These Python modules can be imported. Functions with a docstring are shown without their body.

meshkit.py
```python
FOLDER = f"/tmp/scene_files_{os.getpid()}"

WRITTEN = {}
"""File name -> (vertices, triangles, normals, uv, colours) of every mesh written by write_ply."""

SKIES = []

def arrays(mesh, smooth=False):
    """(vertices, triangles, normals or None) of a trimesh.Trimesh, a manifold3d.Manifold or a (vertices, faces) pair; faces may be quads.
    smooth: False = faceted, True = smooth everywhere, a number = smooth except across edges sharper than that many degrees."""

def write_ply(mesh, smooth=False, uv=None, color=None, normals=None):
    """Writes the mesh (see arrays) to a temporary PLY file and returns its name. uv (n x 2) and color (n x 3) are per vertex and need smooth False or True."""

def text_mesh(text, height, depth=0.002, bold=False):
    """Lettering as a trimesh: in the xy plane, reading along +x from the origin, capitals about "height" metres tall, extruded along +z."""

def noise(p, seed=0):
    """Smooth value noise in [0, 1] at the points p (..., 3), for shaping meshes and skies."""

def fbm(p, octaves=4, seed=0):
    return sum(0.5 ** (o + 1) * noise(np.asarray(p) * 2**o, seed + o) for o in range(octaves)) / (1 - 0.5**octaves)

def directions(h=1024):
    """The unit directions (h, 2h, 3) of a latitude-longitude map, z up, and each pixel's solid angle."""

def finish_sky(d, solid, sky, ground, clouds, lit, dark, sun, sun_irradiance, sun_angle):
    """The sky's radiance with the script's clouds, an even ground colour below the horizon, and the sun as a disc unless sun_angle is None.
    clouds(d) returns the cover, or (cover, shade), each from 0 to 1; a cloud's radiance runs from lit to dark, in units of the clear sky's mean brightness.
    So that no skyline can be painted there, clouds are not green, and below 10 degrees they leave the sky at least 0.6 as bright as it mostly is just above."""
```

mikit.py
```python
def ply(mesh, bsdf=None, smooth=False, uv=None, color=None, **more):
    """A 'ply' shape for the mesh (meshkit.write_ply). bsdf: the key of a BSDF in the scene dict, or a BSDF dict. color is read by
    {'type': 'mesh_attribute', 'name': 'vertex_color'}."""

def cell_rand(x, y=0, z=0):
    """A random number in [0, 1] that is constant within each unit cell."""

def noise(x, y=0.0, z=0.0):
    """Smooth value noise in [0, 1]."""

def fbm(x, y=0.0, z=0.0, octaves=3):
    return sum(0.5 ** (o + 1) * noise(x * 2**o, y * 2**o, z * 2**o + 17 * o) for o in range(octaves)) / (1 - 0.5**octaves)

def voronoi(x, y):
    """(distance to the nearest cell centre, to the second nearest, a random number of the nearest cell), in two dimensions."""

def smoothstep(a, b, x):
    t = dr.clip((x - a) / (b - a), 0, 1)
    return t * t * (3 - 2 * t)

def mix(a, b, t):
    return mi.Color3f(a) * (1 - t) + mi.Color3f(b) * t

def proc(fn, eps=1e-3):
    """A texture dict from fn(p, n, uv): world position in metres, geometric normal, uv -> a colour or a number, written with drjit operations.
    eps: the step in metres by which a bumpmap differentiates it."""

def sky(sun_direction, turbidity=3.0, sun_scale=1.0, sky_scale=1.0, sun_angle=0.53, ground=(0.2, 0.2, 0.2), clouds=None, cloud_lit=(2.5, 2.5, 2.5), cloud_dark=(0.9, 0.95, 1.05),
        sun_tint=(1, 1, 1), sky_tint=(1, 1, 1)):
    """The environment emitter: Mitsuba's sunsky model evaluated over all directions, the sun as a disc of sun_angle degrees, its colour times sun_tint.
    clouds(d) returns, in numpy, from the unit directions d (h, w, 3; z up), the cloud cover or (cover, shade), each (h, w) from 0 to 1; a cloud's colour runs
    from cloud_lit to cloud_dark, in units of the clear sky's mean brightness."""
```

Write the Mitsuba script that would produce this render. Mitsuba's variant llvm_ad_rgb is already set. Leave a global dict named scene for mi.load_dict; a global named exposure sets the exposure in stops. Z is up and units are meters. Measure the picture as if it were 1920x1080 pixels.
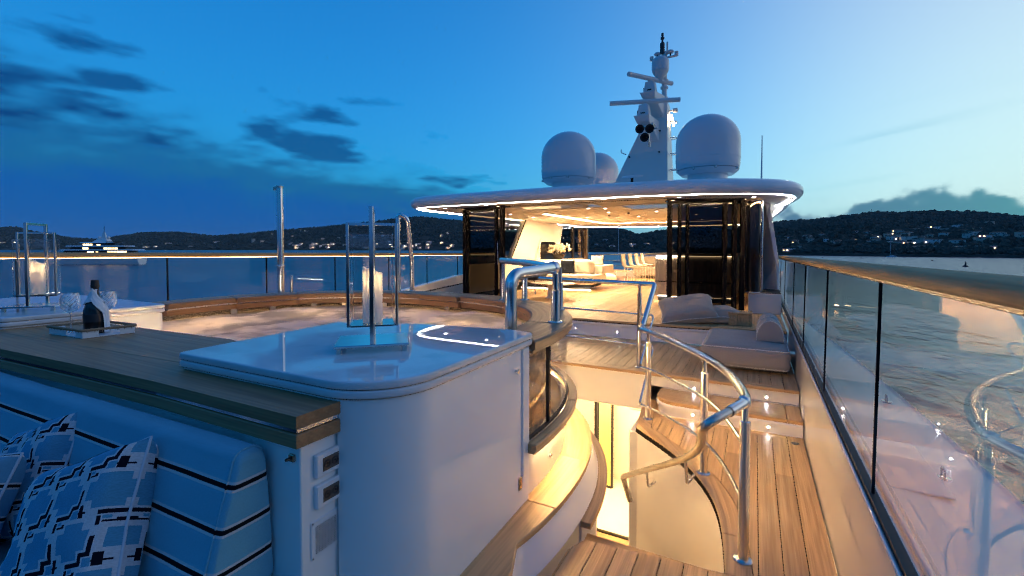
import math, random
import numpy as np
import trimesh
import shapely
from shapely.geometry import Polygon, LineString, box as sbox
from shapely import affinity
import drjit as dr
import mitsuba as mi
import mikit, meshkit
from mikit import proc, noise, fbm, voronoi, cell_rand, smoothstep, mix

T = mi.ScalarTransform4f
rng = np.random.default_rng(7)
random.seed(7)
scene, labels = {'type': 'scene'}, {}

# ------------------------------------------------------------------ camera, sky, exposure
# z = 0 is the teak of the lower side deck, +y runs forward along the yacht, +x to starboard
YAW, PITCH, EYE = math.radians(27.9), math.radians(1.7), np.array([0, 0, 1.85])
look = np.array([-math.sin(YAW) * math.cos(PITCH), math.cos(YAW) * math.cos(PITCH), -math.sin(PITCH)])
scene['camera'] = {'type': 'perspective', 'fov': 2 * math.degrees(math.atan(960 / 860)), 'fov_axis': 'x', 'near_clip': 0.05, 'far_clip': 30000.0,
                   'to_world': T().look_at(origin=EYE.tolist(), target=(EYE + look).tolist(), up=[0, 0, 1]),
                   'principal_point_offset_x': 0.0, 'principal_point_offset_y': 0.0468}
exposure = 1.65
SUN_AZ = math.radians(32)
SUN = [math.sin(SUN_AZ) * math.cos(math.radians(5)), math.cos(SUN_AZ) * math.cos(math.radians(5)), math.sin(math.radians(5))]


def clouds(d):
    """A dark bank low in the west (left of the bow), loose dark puffs above it, a blue bank over the eastern hill and pale cirrus round the afterglow."""
    az = np.degrees(np.arctan2(d[..., 0], d[..., 1]))            # 0 = forward, + = starboard
    el = np.degrees(np.arcsin(np.clip(d[..., 2], -1, 1)))
    z = 0 * az
    f = meshkit.fbm(np.stack([az * 0.10, el * 0.45, z], -1), 5, 3)
    fine = meshkit.fbm(np.stack([az * 0.35, el * 1.3, z], -1), 4, 9)
    # a thin veil of cirrostratus round the afterglow
    veil = 0.96 * np.exp(-np.clip(el - 2, 0, 99) ** 2 / 2 / 30 ** 2) / (1 + np.exp(-(az - 6 + 12 * np.exp(-np.clip(el, 0, 60) / 7.0)) / 10.0)) * np.clip((120 - az) / 40, 0, 1)
    cir = meshkit.fbm(np.stack([az * 0.045, (el - 0.13 * az) * 0.75, z + 2], -1), 4, 41)
    band = np.clip((cir - 0.50) / 0.16, 0, 1) * np.exp(-((el - 7.5) / 3.6) ** 2) * np.interp(az, [0, 9, 60, 90], [0, 1, 1, 0])
    cover, shade = veil, 0.02 + 0.42 * band
    cover = np.maximum(cover, 0.55 * band)
    # western bank: its top falls from about 17 degrees in the far left to the horizon near the bow
    top = np.interp(az, [-180, -150, -100, -78, -72, -65, -58, -50, -42, -34, -27, -15, 80, 105, 180], [22, 21, 20, 16.4, 14.2, 11.6, 8.8, 7.5, 6.5, 5.4, 4.4, 1.8, -3, 18, 22])
    edge = top + (f - 0.5) * 8 + (fine - 0.5) * 3.5
    bank = 1 / (1 + np.exp(-(edge - el) / 0.8)) * np.interp(az, [-180, -40, -22, -8, 80, 105, 180], [1, 1, 0.85, 0, 0, 1, 1])
    thick = np.clip(0.74 + 1.5 * (0.5 - f) * np.clip((el - 5) / 6, 0, 1) + 0.9 * (fine - 0.5) * np.clip((el - 6) / 6, 0, 1) + 0.38 * np.clip((10 - el) / 8, 0, 1), 0.15, 0.95)
    c1 = bank * thick
    # separate puffs
    p = meshkit.fbm(np.stack([az * 0.16, el * 0.60, z + 5], -1), 5, 21)
    zone = 1.25 * np.exp(-((az + 50) / 7.5) ** 2 - ((el - 12.6) / 3.4) ** 2) + 1.0 * np.exp(-((az + 70) / 7.0) ** 2 - ((el - 16.5) / 2.6) ** 2) \
        + 0.75 * np.exp(-((az + 33) / 9.0) ** 2 - ((el - 6.8) / 2.2) ** 2)
    c1 = np.maximum(c1, np.clip((p - 0.74 + 0.34 * np.clip(zone, 0, 1.2)) / 0.20, 0, 1) * 0.75 * np.clip(zone * 4, 0, 1))
    dark = c1 > cover
    cover = np.where(dark, c1, cover)
    shade = np.where(dark, 1.0, shade)
    # blue bank over the starboard hill
    b = meshkit.fbm(np.stack([az * 0.40, el * 0.5 + 3, z], -1), 6, 31)
    topb = np.interp(az, [-3, 3, 8, 12, 16, 19, 21, 30, 60], [1.6, 3.6, 3.4, 4.2, 4.7, 4.4, 2.6, 2.4, 1.8]) + (b - 0.5) * 5.0
    bankb = 1 / (1 + np.exp(-(topb - el) / 0.13)) * np.interp(az, [-4, 3, 22, 40], [0, 1, 1, 0.5])
    on = bankb > 0.02
    cover = np.where(on, cover * (1 - bankb) + bankb * 0.88, cover)
    shade = np.where(on, shade * (1 - bankb) + bankb * 0.90, shade)
    return cover, shade


scene['sky'] = mikit.sky(SUN, turbidity=4.0, sun_scale=0.0, sky_scale=0.55, clouds=clouds, cloud_lit=(3.0, 2.95, 3.15), cloud_dark=(0.0, 0.14, 0.66),
                         sky_tint=(0.26, 3.75, 9.6), ground=(0.01, 0.02, 0.03))
scene['sky']['sampling_weight'] = 30.0
WARM = (1.0, 0.56, 0.21)


def glow(k, tint=WARM, w=1.0):
    return {'type': 'area', 'radiance': {'type': 'rgb', 'value': [k * c for c in tint]}, 'sampling_weight': float(w)}


# ------------------------------------------------------------------ materials
def mat(name, d):
    if 'dielectric' not in d['type'] and d['type'] != 'principledthin':
        d = {'type': 'twosided', 'bsdf': d}
    scene['mat_' + name] = d


def rgb(*c):
    return {'type': 'rgb', 'value': list(c)}


def teak(axis, tone, c0=(0.52, 0.325, 0.15), c1=(0.35, 0.20, 0.085), c2=(0.44, 0.305, 0.165)):
    def fn(p, n, uv):
        if axis == 'x':
            a, b = p.y, p.x
        elif axis == 'y':
            a, b = p.x, p.y
        else:
            a, b = dr.sqrt(dr.square(p.x + 3.55) + dr.square(p.y - 2.85)), dr.atan2(p.y - 2.85, p.x + 3.55) * 2.3
        c = p.z
        g = fbm(a * 46 + c * 30, b * 1.6, c * 40, octaves=3)
        s = noise(a * 170, b * 5.0, c * 160)
        w = fbm(a * 6, b * 0.8, 3.3, octaves=3)
        col = mix(c0, c1, smoothstep(0.2, 0.85, g))
        col = mix(col, c2, 0.4 * w)
        return col * (tone * (0.86 + 0.28 * s))
    return fn


for ax in 'xyr':
    for k, tn in enumerate((0.86, 0.97, 1.05, 1.14)):
        mat(f'teak_{ax}{k}', {'type': 'principled', 'base_color': proc(teak(ax, tn)), 'roughness': 0.42, 'specular': 0.45})
WORN = ((0.38, 0.195, 0.085), (0.22, 0.11, 0.045), (0.33, 0.20, 0.11))
for k, tn in enumerate((0.9, 1.0, 1.1)):
    mat(f'teak_worn_x{k}', {'type': 'principled', 'base_color': proc(teak('x', tn, *WORN)), 'roughness': 0.45, 'specular': 0.35})
    mat(f'teak_worn_r{k}', {'type': 'principled', 'base_color': proc(teak('r', tn * 0.8, *WORN)), 'roughness': 0.40, 'specular': 0.4})
CT, RIM = ['teak_worn_x0', 'teak_worn_x1', 'teak_worn_x2'], ['teak_worn_r0', 'teak_worn_r1', 'teak_worn_r2']
mat('teak_rail', {'type': 'bumpmap', 'arbitrary': proc(lambda p, n, uv: noise(p.x * 300, p.y * 8, p.z * 300), 2e-3), 'scale': 0.0006,
                  'bsdf': {'type': 'principled', 'base_color': proc(teak('y', 0.9)), 'roughness': 0.68, 'specular': 0.25}})
mat('caulk', {'type': 'diffuse', 'reflectance': rgb(0.015, 0.014, 0.013)})
mat('gel_white', {'type': 'bumpmap', 'arbitrary': proc(lambda p, n, uv: fbm(p.x * 3.1, p.y * 3.1, p.z * 3.1, octaves=2), 0.01), 'scale': 0.0035,
                  'bsdf': {'type': 'plastic', 'diffuse_reflectance': proc(lambda p, n, uv: mi.Color3f(0.80, 0.795, 0.78) * (0.965 + 0.05 * fbm(p.x * 3, p.y * 3, p.z * 3))), 'int_ior': 1.5}})
mat('gel_gloss', {'type': 'plastic', 'diffuse_reflectance': rgb(0.52, 0.515, 0.50), 'int_ior': 1.75})
mat('satin_white', {'type': 'roughplastic', 'diffuse_reflectance': proc(lambda p, n, uv: mi.Color3f(0.74, 0.73, 0.70) * (0.96 + 0.06 * fbm(p.x * 2, p.y * 2, p.z * 2))), 'alpha': 0.18})
mat('ceiling_paint', {'type': 'diffuse', 'reflectance': rgb(0.70, 0.68, 0.64)})
mat('cream', {'type': 'diffuse', 'reflectance': proc(lambda p, n, uv: mi.Color3f(0.70, 0.65, 0.56) * (0.95 + 0.1 * fbm(p.x * 2, p.y * 2, p.z * 2)))})
mat('stone', {'type': 'plastic', 'int_ior': 1.62, 'diffuse_reflectance': proc(
    lambda p, n, uv: mix((0.66, 0.67, 0.68), (0.56, 0.58, 0.60), smoothstep(0.45, 0.75, fbm(p.x * 7, p.y * 7, p.z * 7, octaves=4))) * (0.95 + 0.08 * noise(p.x * 220, p.y * 220, p.z * 220)))})
mat('steel', {'type': 'roughconductor', 'material': 'none', 'alpha': 0.035, 'specular_reflectance': rgb(0.80, 0.79, 0.77)})
mat('steel_rough', {'type': 'roughconductor', 'material': 'none', 'alpha': 0.16, 'specular_reflectance': rgb(0.62, 0.58, 0.52)})
mat('bronze', {'type': 'roughconductor', 'material': 'none', 'alpha': 0.12, 'specular_reflectance': rgb(0.42, 0.33, 0.24)})
mat('black', {'type': 'plastic', 'diffuse_reflectance': rgb(0.008, 0.008, 0.009)})
mat('black_soft', {'type': 'principled', 'base_color': rgb(0.012, 0.012, 0.013), 'roughness': 0.55})
mat('dark_metal', {'type': 'principled', 'base_color': rgb(0.05, 0.05, 0.055), 'roughness': 0.3, 'metallic': 0.6})
mat('glass', {'type': 'thindielectric', 'int_ior': 1.5})
mat('glass_tint', {'type': 'thindielectric', 'int_ior': 1.30, 'specular_transmittance': rgb(0.16, 0.155, 0.15)})
scene['mat_crystal_clear'] = {'type': 'thindielectric', 'int_ior': 1.9}
mat('crystal_glint', {'type': 'roughconductor', 'material': 'none', 'alpha': 0.12, 'specular_reflectance': rgb(0.9, 0.9, 0.9)})
scene['mat_glass_crystal'] = {'type': 'blendbsdf', 'weight': 0.22, 'bsdf_0': {'type': 'ref', 'id': 'mat_crystal_clear'}, 'bsdf_1': {'type': 'ref', 'id': 'mat_crystal_glint'}}
mat('black_matt', {'type': 'diffuse', 'reflectance': rgb(0.006, 0.006, 0.007)})
mat('glass_rail', {'type': 'thindielectric', 'int_ior': 1.5, 'specular_transmittance': rgb(0.92, 0.95, 0.95)})
mat('glass_solid', {'type': 'dielectric', 'int_ior': 1.5})


def weave(base, k=0.10, s=420.0):
    def fn(p, n, uv):
        w = 0.5 + 0.25 * (dr.sin(p.x * s) * dr.sin(p.z * s) + dr.sin(p.y * s) * dr.sin((p.z + p.x) * s))
        return mi.Color3f(*base) * (1 - k + 2 * k * w) * (0.93 + 0.14 * fbm(p.x * 9, p.y * 9, p.z * 9))
    return fn


mat('linen', {'type': 'principled', 'base_color': proc(weave((0.29, 0.268, 0.242))), 'roughness': 0.9, 'sheen': 0.4, 'specular': 0.1})
mat('linen_warm', {'type': 'principled', 'base_color': proc(weave((0.38, 0.33, 0.275))), 'roughness': 0.9, 'specular': 0.1})
mat('linen_white', {'type': 'principled', 'base_color': proc(weave((0.68, 0.64, 0.58))), 'roughness': 0.9, 'specular': 0.1})
mat('navy', {'type': 'principled', 'base_color': rgb(0.012, 0.017, 0.03), 'roughness': 0.85, 'specular': 0.1})
mat('piping', {'type': 'principled', 'base_color': rgb(0.50, 0.55, 0.60), 'roughness': 0.8, 'specular': 0.1})


def stripes(p, n, uv):
    z = p.z + 0.004 * (noise(p.x * 3, p.y * 3) - 0.5)
    d = dr.abs((z - 0.955) / 0.148 - dr.round((z - 0.955) / 0.148)) * 0.148
    col = mi.Color3f(0.16, 0.40, 0.49) * (0.9 + 0.2 * noise(p.x * 500, p.y * 500, p.z * 500)) * (0.92 + 0.16 * fbm(p.x * 5, p.y * 5, p.z * 5))
    col = mix((0.55, 0.54, 0.53), col, smoothstep(0.0175, 0.0195, d))
    return mix((0.006, 0.007, 0.01), col, smoothstep(0.0075, 0.009, d))


mat('stripe_cloth', {'type': 'principled', 'base_color': proc(stripes), 'roughness': 0.92, 'specular': 0.08})


def stripes_flat(p, n, uv):
    d = dr.abs(uv.y * 4 - dr.round(uv.y * 4)) * 0.14
    col = mi.Color3f(0.10, 0.29, 0.42) * (0.9 + 0.2 * noise(p.x * 500, p.y * 500, p.z * 500))
    col = mix((0.55, 0.54, 0.53), col, smoothstep(0.013, 0.015, d))
    return mix((0.006, 0.007, 0.01), col, smoothstep(0.006, 0.0075, d))


mat('stripe_pillow', {'type': 'principled', 'base_color': proc(stripes_flat), 'roughness': 0.92, 'specular': 0.08})


def rect_d(x, y, cx, cy, hx, hy):
    return dr.maximum(dr.abs(x - cx) - hx, dr.abs(y - cy) - hy)


def crosses(p, n, uv):
    """Woven print: blue plus signs and squares, each edged in white with a black stepped line on two sides."""
    S = 3.7
    x0, y0 = uv.x * S, uv.y * S
    row = dr.floor(y0)
    x0 = x0 + 0.5 * row
    col_i = dr.floor(x0)
    x, y = x0 - col_i, y0 - row
    odd = (col_i + row) - 2 * dr.floor((col_i + row) * 0.5)
    plus = dr.minimum(rect_d(x, y, 0.46, 0.54, 0.37, 0.20), rect_d(x, y, 0.46, 0.54, 0.20, 0.37))
    sq = dr.minimum(rect_d(x, y, 0.97, 0.05, 0.13, 0.12), rect_d(x, y, -0.03, 1.05, 0.13, 0.12))
    shad = dr.minimum(rect_d(x, y, 0.60, 0.40, 0.37, 0.20), rect_d(x, y, 0.60, 0.40, 0.20, 0.37))
    key = dr.minimum(rect_d(x, y, 0.06, 0.10, 0.045, 0.16), dr.minimum(rect_d(x, y, 0.12, 0.90, 0.15, 0.04), rect_d(x, y, 0.93, 0.93, 0.04, 0.12)))
    inner = dr.minimum(rect_d(x, y, 0.06, 0.10, 0.10, 0.02), rect_d(x, y, 0.88, 0.10, 0.10, 0.028))
    white, blue, black = mi.Color3f(0.50, 0.53, 0.55), mi.Color3f(0.08, 0.29, 0.42), mi.Color3f(0.004, 0.006, 0.014)
    c = white
    c = dr.select(shad < 0, black, c)
    c = dr.select(plus < 0.050, white, c)
    c = dr.select(plus < 0, blue, c)
    c = dr.select((sq < 0) & (plus > 0.1), blue, c)
    c = dr.select((sq > 0.03) & (plus > 0.055) & ((key < 0) | (inner < 0)), black, c)
    return c * (0.88 + 0.24 * noise(uv.x * 260, uv.y * 260))


mat('print_cloth', {'type': 'principled', 'base_color': proc(crosses), 'roughness': 0.92, 'specular': 0.08})
mat('wax', {'type': 'principledthin', 'base_color': rgb(0.82, 0.77, 0.68), 'roughness': 1.0, 'diff_trans': 0.7, 'eta': 1.05})
mat('rattan', {'type': 'principled', 'base_color': proc(lambda p, n, uv: mi.Color3f(0.30, 0.20, 0.12) * (0.6 + 0.8 * noise(p.x * 160, p.y * 160, p.z * 160))), 'roughness': 0.6})
mat('tray_white', {'type': 'roughplastic', 'diffuse_reflectance': rgb(0.72, 0.73, 0.74), 'alpha': 0.1})
mat('napkin', {'type': 'principled', 'base_color': proc(weave((0.74, 0.76, 0.78), 0.05)), 'roughness': 0.95, 'specular': 0.05})
mat('socket_dark', {'type': 'plastic', 'diffuse_reflectance': rgb(0.10, 0.085, 0.07)})
mat('tub_wall', {'type': 'plastic', 'diffuse_reflectance': proc(lambda p, n, uv: mix((0.30, 0.20, 0.10), (0.08, 0.055, 0.03), smoothstep(0.35, 0.65, fbm(p.x * 7, p.y * 7, p.z * 9, octaves=4))) * (0.7 + 0.6 * noise(p.x * 130, p.y * 130, p.z * 130)))})
mat('splash_wall', {'type': 'plastic', 'diffuse_reflectance': proc(lambda p, n, uv: mi.Color3f(0.30, 0.28, 0.25) * (0.5 + 1.0 * smoothstep(0.35, 0.8, noise(p.x * 90, p.y * 90, p.z * 90))))})


def foamcol(p, n, uv):
    f = fbm(p.x * 2.6 + 1.5 * fbm(p.x * 1.3, p.y * 1.3, 4.0), p.y * 2.6, 2.0, octaves=5)
    return mix((0.34, 0.36, 0.38), (0.80, 0.79, 0.77), smoothstep(0.36, 0.62, f))


mat('foam', {'type': 'principledthin', 'base_color': proc(foamcol), 'roughness': 0.35, 'diff_trans': 0.9, 'eta': 1.33})
mat('fluted', {'type': 'roughplastic', 'diffuse_reflectance': rgb(0.70, 0.67, 0.62), 'alpha': 0.2})
mat('yellow_door', {'type': 'diffuse', 'reflectance': rgb(0.68, 0.56, 0.20)})
mat('radome', {'type': 'roughplastic', 'diffuse_reflectance': proc(lambda p, n, uv: mi.Color3f(0.66, 0.67, 0.68) * (0.95 + 0.08 * fbm(p.x * 1.5, p.y * 1.5, p.z * 1.5))), 'alpha': 0.06})
mat('ship_white', {'type': 'plastic', 'diffuse_reflectance': rgb(0.70, 0.71, 0.73)})
mat('flower', {'type': 'principled', 'base_color': rgb(0.78, 0.74, 0.62), 'roughness': 0.7})
mat('stem_green', {'type': 'diffuse', 'reflectance': rgb(0.04, 0.05, 0.02)})


def wavy(p, n, uv):
    r = dr.sqrt(dr.square(p.x) + dr.square(p.y))
    a = fbm(p.x * 0.55 + 0.25 * p.y, p.y * 0.30, 1.0, octaves=4)
    b = fbm(p.x * 2.2, p.y * 1.3, 5.0, octaves=3)
    c = fbm(p.x * 0.09, p.y * 0.06, 9.0, octaves=3)
    far = 1 / (1 + dr.square(r / 140))
    return (1.0 * a + 0.16 * b + 1.6 * c) * (0.07 + 0.93 * far)


mat('sea', {'type': 'bumpmap', 'arbitrary': proc(wavy, 0.03), 'scale': 0.26,
            'bsdf': {'type': 'principled', 'base_color': rgb(0.014, 0.032, 0.070), 'roughness': proc(lambda p, n, uv: 0.13 + 0.23 * smoothstep(60.0, 350.0, dr.sqrt(dr.square(p.x) + dr.square(p.y)))), 'specular': 0.9}})
mat('hill', {'type': 'diffuse', 'reflectance': proc(lambda p, n, uv: mix((0.03, 0.036, 0.028), (0.07, 0.06, 0.05), smoothstep(0.4, 0.7, fbm(p.x * 0.02, p.y * 0.02, p.z * 0.05))))})
mat('leaf_far', {'type': 'diffuse', 'reflectance': proc(lambda p, n, uv: mi.Color3f(0.042, 0.055, 0.045) * (0.5 + 1.0 * noise(p.x * 0.15, p.y * 0.15, p.z * 0.3)))})
for k, c in enumerate(((0.55, 0.52, 0.46), (0.42, 0.38, 0.33), (0.50, 0.42, 0.33), (0.62, 0.61, 0.58))):
    mat(f'render{k}', {'type': 'diffuse', 'reflectance': rgb(*c)})
mat('roof_tile', {'type': 'diffuse', 'reflectance': rgb(0.17, 0.10, 0.07)})
mat('pane_dark', {'type': 'plastic', 'diffuse_reflectance': rgb(0.01, 0.012, 0.016)})
mat('lamp_body', {'type': 'diffuse', 'reflectance': rgb(0.6, 0.5, 0.35)})


# ------------------------------------------------------------------ shape helpers
def cat(ms):
    return trimesh.util.concatenate([m for m in ms if m is not None])


def key_for(name):
    if name not in scene and name not in labels:
        return name
    k = 1
    while f'{name}_{k:03d}' in scene or f'{name}_{k:03d}' in labels:
        k += 1
    return f'{name}_{k:03d}'


def thing(name, label, category=None, group=None, kind=None):
    k = key_for(name)
    labels[k] = {'label': label}
    if category:
        labels[k]['category'] = category
    if group:
        labels[k]['group'] = group
    if kind:
        labels[k]['kind'] = kind
    return k


def put(key, mesh, m, smooth=30, emitter=None, **more):
    d = mikit.ply(mesh, None if emitter and m is None else 'mat_' + m, smooth=smooth, **more)
    if emitter:
        d['emitter'] = emitter
    scene[key] = d
    return key


def part(parent, name, mesh, m, smooth=30, emitter=None, label=None, kind=None, **more):
    k = key_for(parent + '__' + name)
    put(k, mesh, m, smooth, emitter, **more)
    if label or kind:
        labels[k] = {}
        if label:
            labels[k]['label'] = label
        if kind:
            labels[k]['kind'] = kind
    return k


def single(name, mesh, m, label, category=None, group=None, kind=None, smooth=30, emitter=None, **more):
    return put(thing(name, label, category, group, kind), mesh, m, smooth, emitter, **more)


def bx(x0, x1, y0, y1, z0, z1, b=0.0):
    """A box between the limits, its edges chamfered by b."""
    lo, hi = np.array([x0, y0, z0], float), np.array([x1, y1, z1], float)
    if b <= 0:
        m = trimesh.creation.box(extents=hi - lo)
        m.apply_translation((lo + hi) / 2)
        return m
    b = min(b, 0.45 * (hi - lo).min())
    pts = []
    for s in np.ndindex(2, 2, 2):
        c = np.where(np.array(s) == 0, lo, hi)
        q = np.where(np.array(s) == 0, lo + b, hi - b)
        for k in range(3):
            v = q.copy()
            v[k] = c[k]
            pts.append(v)
    return trimesh.convex.convex_hull(np.array(pts))


def rot(m, deg, axis=(0, 0, 1), at=(0, 0, 0)):
    m = m.copy()
    m.apply_transform(trimesh.transformations.rotation_matrix(math.radians(deg), axis, at))
    return m


def mv(m, x=0, y=0, z=0):
    m = m.copy()
    m.apply_translation([x, y, z])
    return m


def prism(poly, z0, z1):
    """Vertical extrusion of a shapely polygon or a list of points."""
    if not hasattr(poly, 'geom_type'):
        poly = Polygon(poly)
    out = []
    for g in getattr(poly, 'geoms', [poly]):
        if g.geom_type == 'Polygon' and g.area > 1e-5:
            m = trimesh.creation.extrude_polygon(g, z1 - z0, engine='earcut')
            m.apply_translation([0, 0, z0])
            out.append(m)
    return cat(out) if out else None


def board(poly, z0, z1, b=0.003):
    """An extruded board with a small bevel round its top."""
    if not hasattr(poly, 'geom_type'):
        poly = Polygon(poly)
    out = []
    for g in getattr(poly, 'geoms', [poly]):
        if g.geom_type != 'Polygon' or g.area < 2e-4:
            continue
        g = Polygon(g.exterior)
        c = np.array(g.exterior.coords)[:-1]
        inner = g.buffer(-b, join_style=2)
        ci = np.array(inner.exterior.coords)[:-1] if inner.geom_type == 'Polygon' and not inner.is_empty else c
        if len(ci) != len(c):
            out.append(prism(g, z0, z1))
            continue
        k = np.argmin(((ci - c[0]) ** 2).sum(1))
        ci = np.roll(ci, -k, 0)
        if ((ci - c) ** 2).sum(1).max() > (8 * b) ** 2:
            ci2 = np.roll(ci[::-1], 1, 0)
            if ((ci2 - c) ** 2).sum(1).max() > (8 * b) ** 2:
                out.append(prism(g, z0, z1))
                continue
            ci = ci2
        out.append(loft([np.c_[c, np.full(len(c), z0)], np.c_[c, np.full(len(c), z1 - b)], np.c_[ci, np.full(len(c), z1)]], caps='top'))
    return cat(out) if out else None


def loft(rings, caps='both', closed=True):
    """A skin over rings of equally many points; caps by polygon triangulation in the xy plane."""
    n = len(rings[0])
    v = np.vstack(rings)
    f = []
    m = n if closed else n - 1
    for r in range(len(rings) - 1):
        for i in range(m):
            a, b = r * n + i, r * n + (i + 1) % n
            f += [[a, b, b + n], [a, b + n, a + n]]
    ms = [trimesh.Trimesh(v, np.array(f), process=False)]
    for which, ring in (('bottom', rings[0]), ('top', rings[-1])):
        if caps in ('both', which):
            pv, pf = trimesh.creation.triangulate_polygon(Polygon(ring[:, :2]), engine='earcut')
            zz = ring[:, 2].mean()
            up = np.cross(pv[pf[0][1]] - pv[pf[0][0]], pv[pf[0][2]] - pv[pf[0][0]]) > 0
            if up != (which == 'top'):
                pf = pf[:, ::-1]
            ms.append(trimesh.Trimesh(np.c_[pv, np.full(len(pv), zz)], pf, process=False))
    out = cat(ms)
    if closed and np.sign(Polygon(rings[0][:, :2]).exterior.is_ccw - 0.5) * (rings[-1][:, 2].mean() - rings[0][:, 2].mean()) < 0:
        # a clockwise ring: turn the side faces
        side = ms[0].copy()
        side.invert()
        out = cat([side] + ms[1:])
    return out


def fillet(pts, r, n=7):
    """Rounds the corners of a 3-D polyline."""
    p = [np.array(q, float) for q in pts]
    out = [p[0]]
    for a, b, c in zip(p, p[1:], p[2:]):
        u, v = a - b, c - b
        k = min(r, 0.45 * np.linalg.norm(u), 0.45 * np.linalg.norm(v))
        s, e = b + u / np.linalg.norm(u) * k, b + v / np.linalg.norm(v) * k
        for t in np.linspace(0, 1, n):
            out.append((1 - t) ** 2 * s + 2 * t * (1 - t) * b + t * t * e)
    out.append(p[-1])
    return np.array(out)


def spline(pts, n=60):
    """A smooth curve through the points."""
    from scipy.interpolate import PchipInterpolator, CubicSpline
    p = np.array(pts, float)
    s = np.r_[0, np.cumsum(np.linalg.norm(np.diff(p, axis=0), axis=1))]
    return CubicSpline(s, p, bc_type='natural')(np.linspace(0, s[-1], n))


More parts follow.
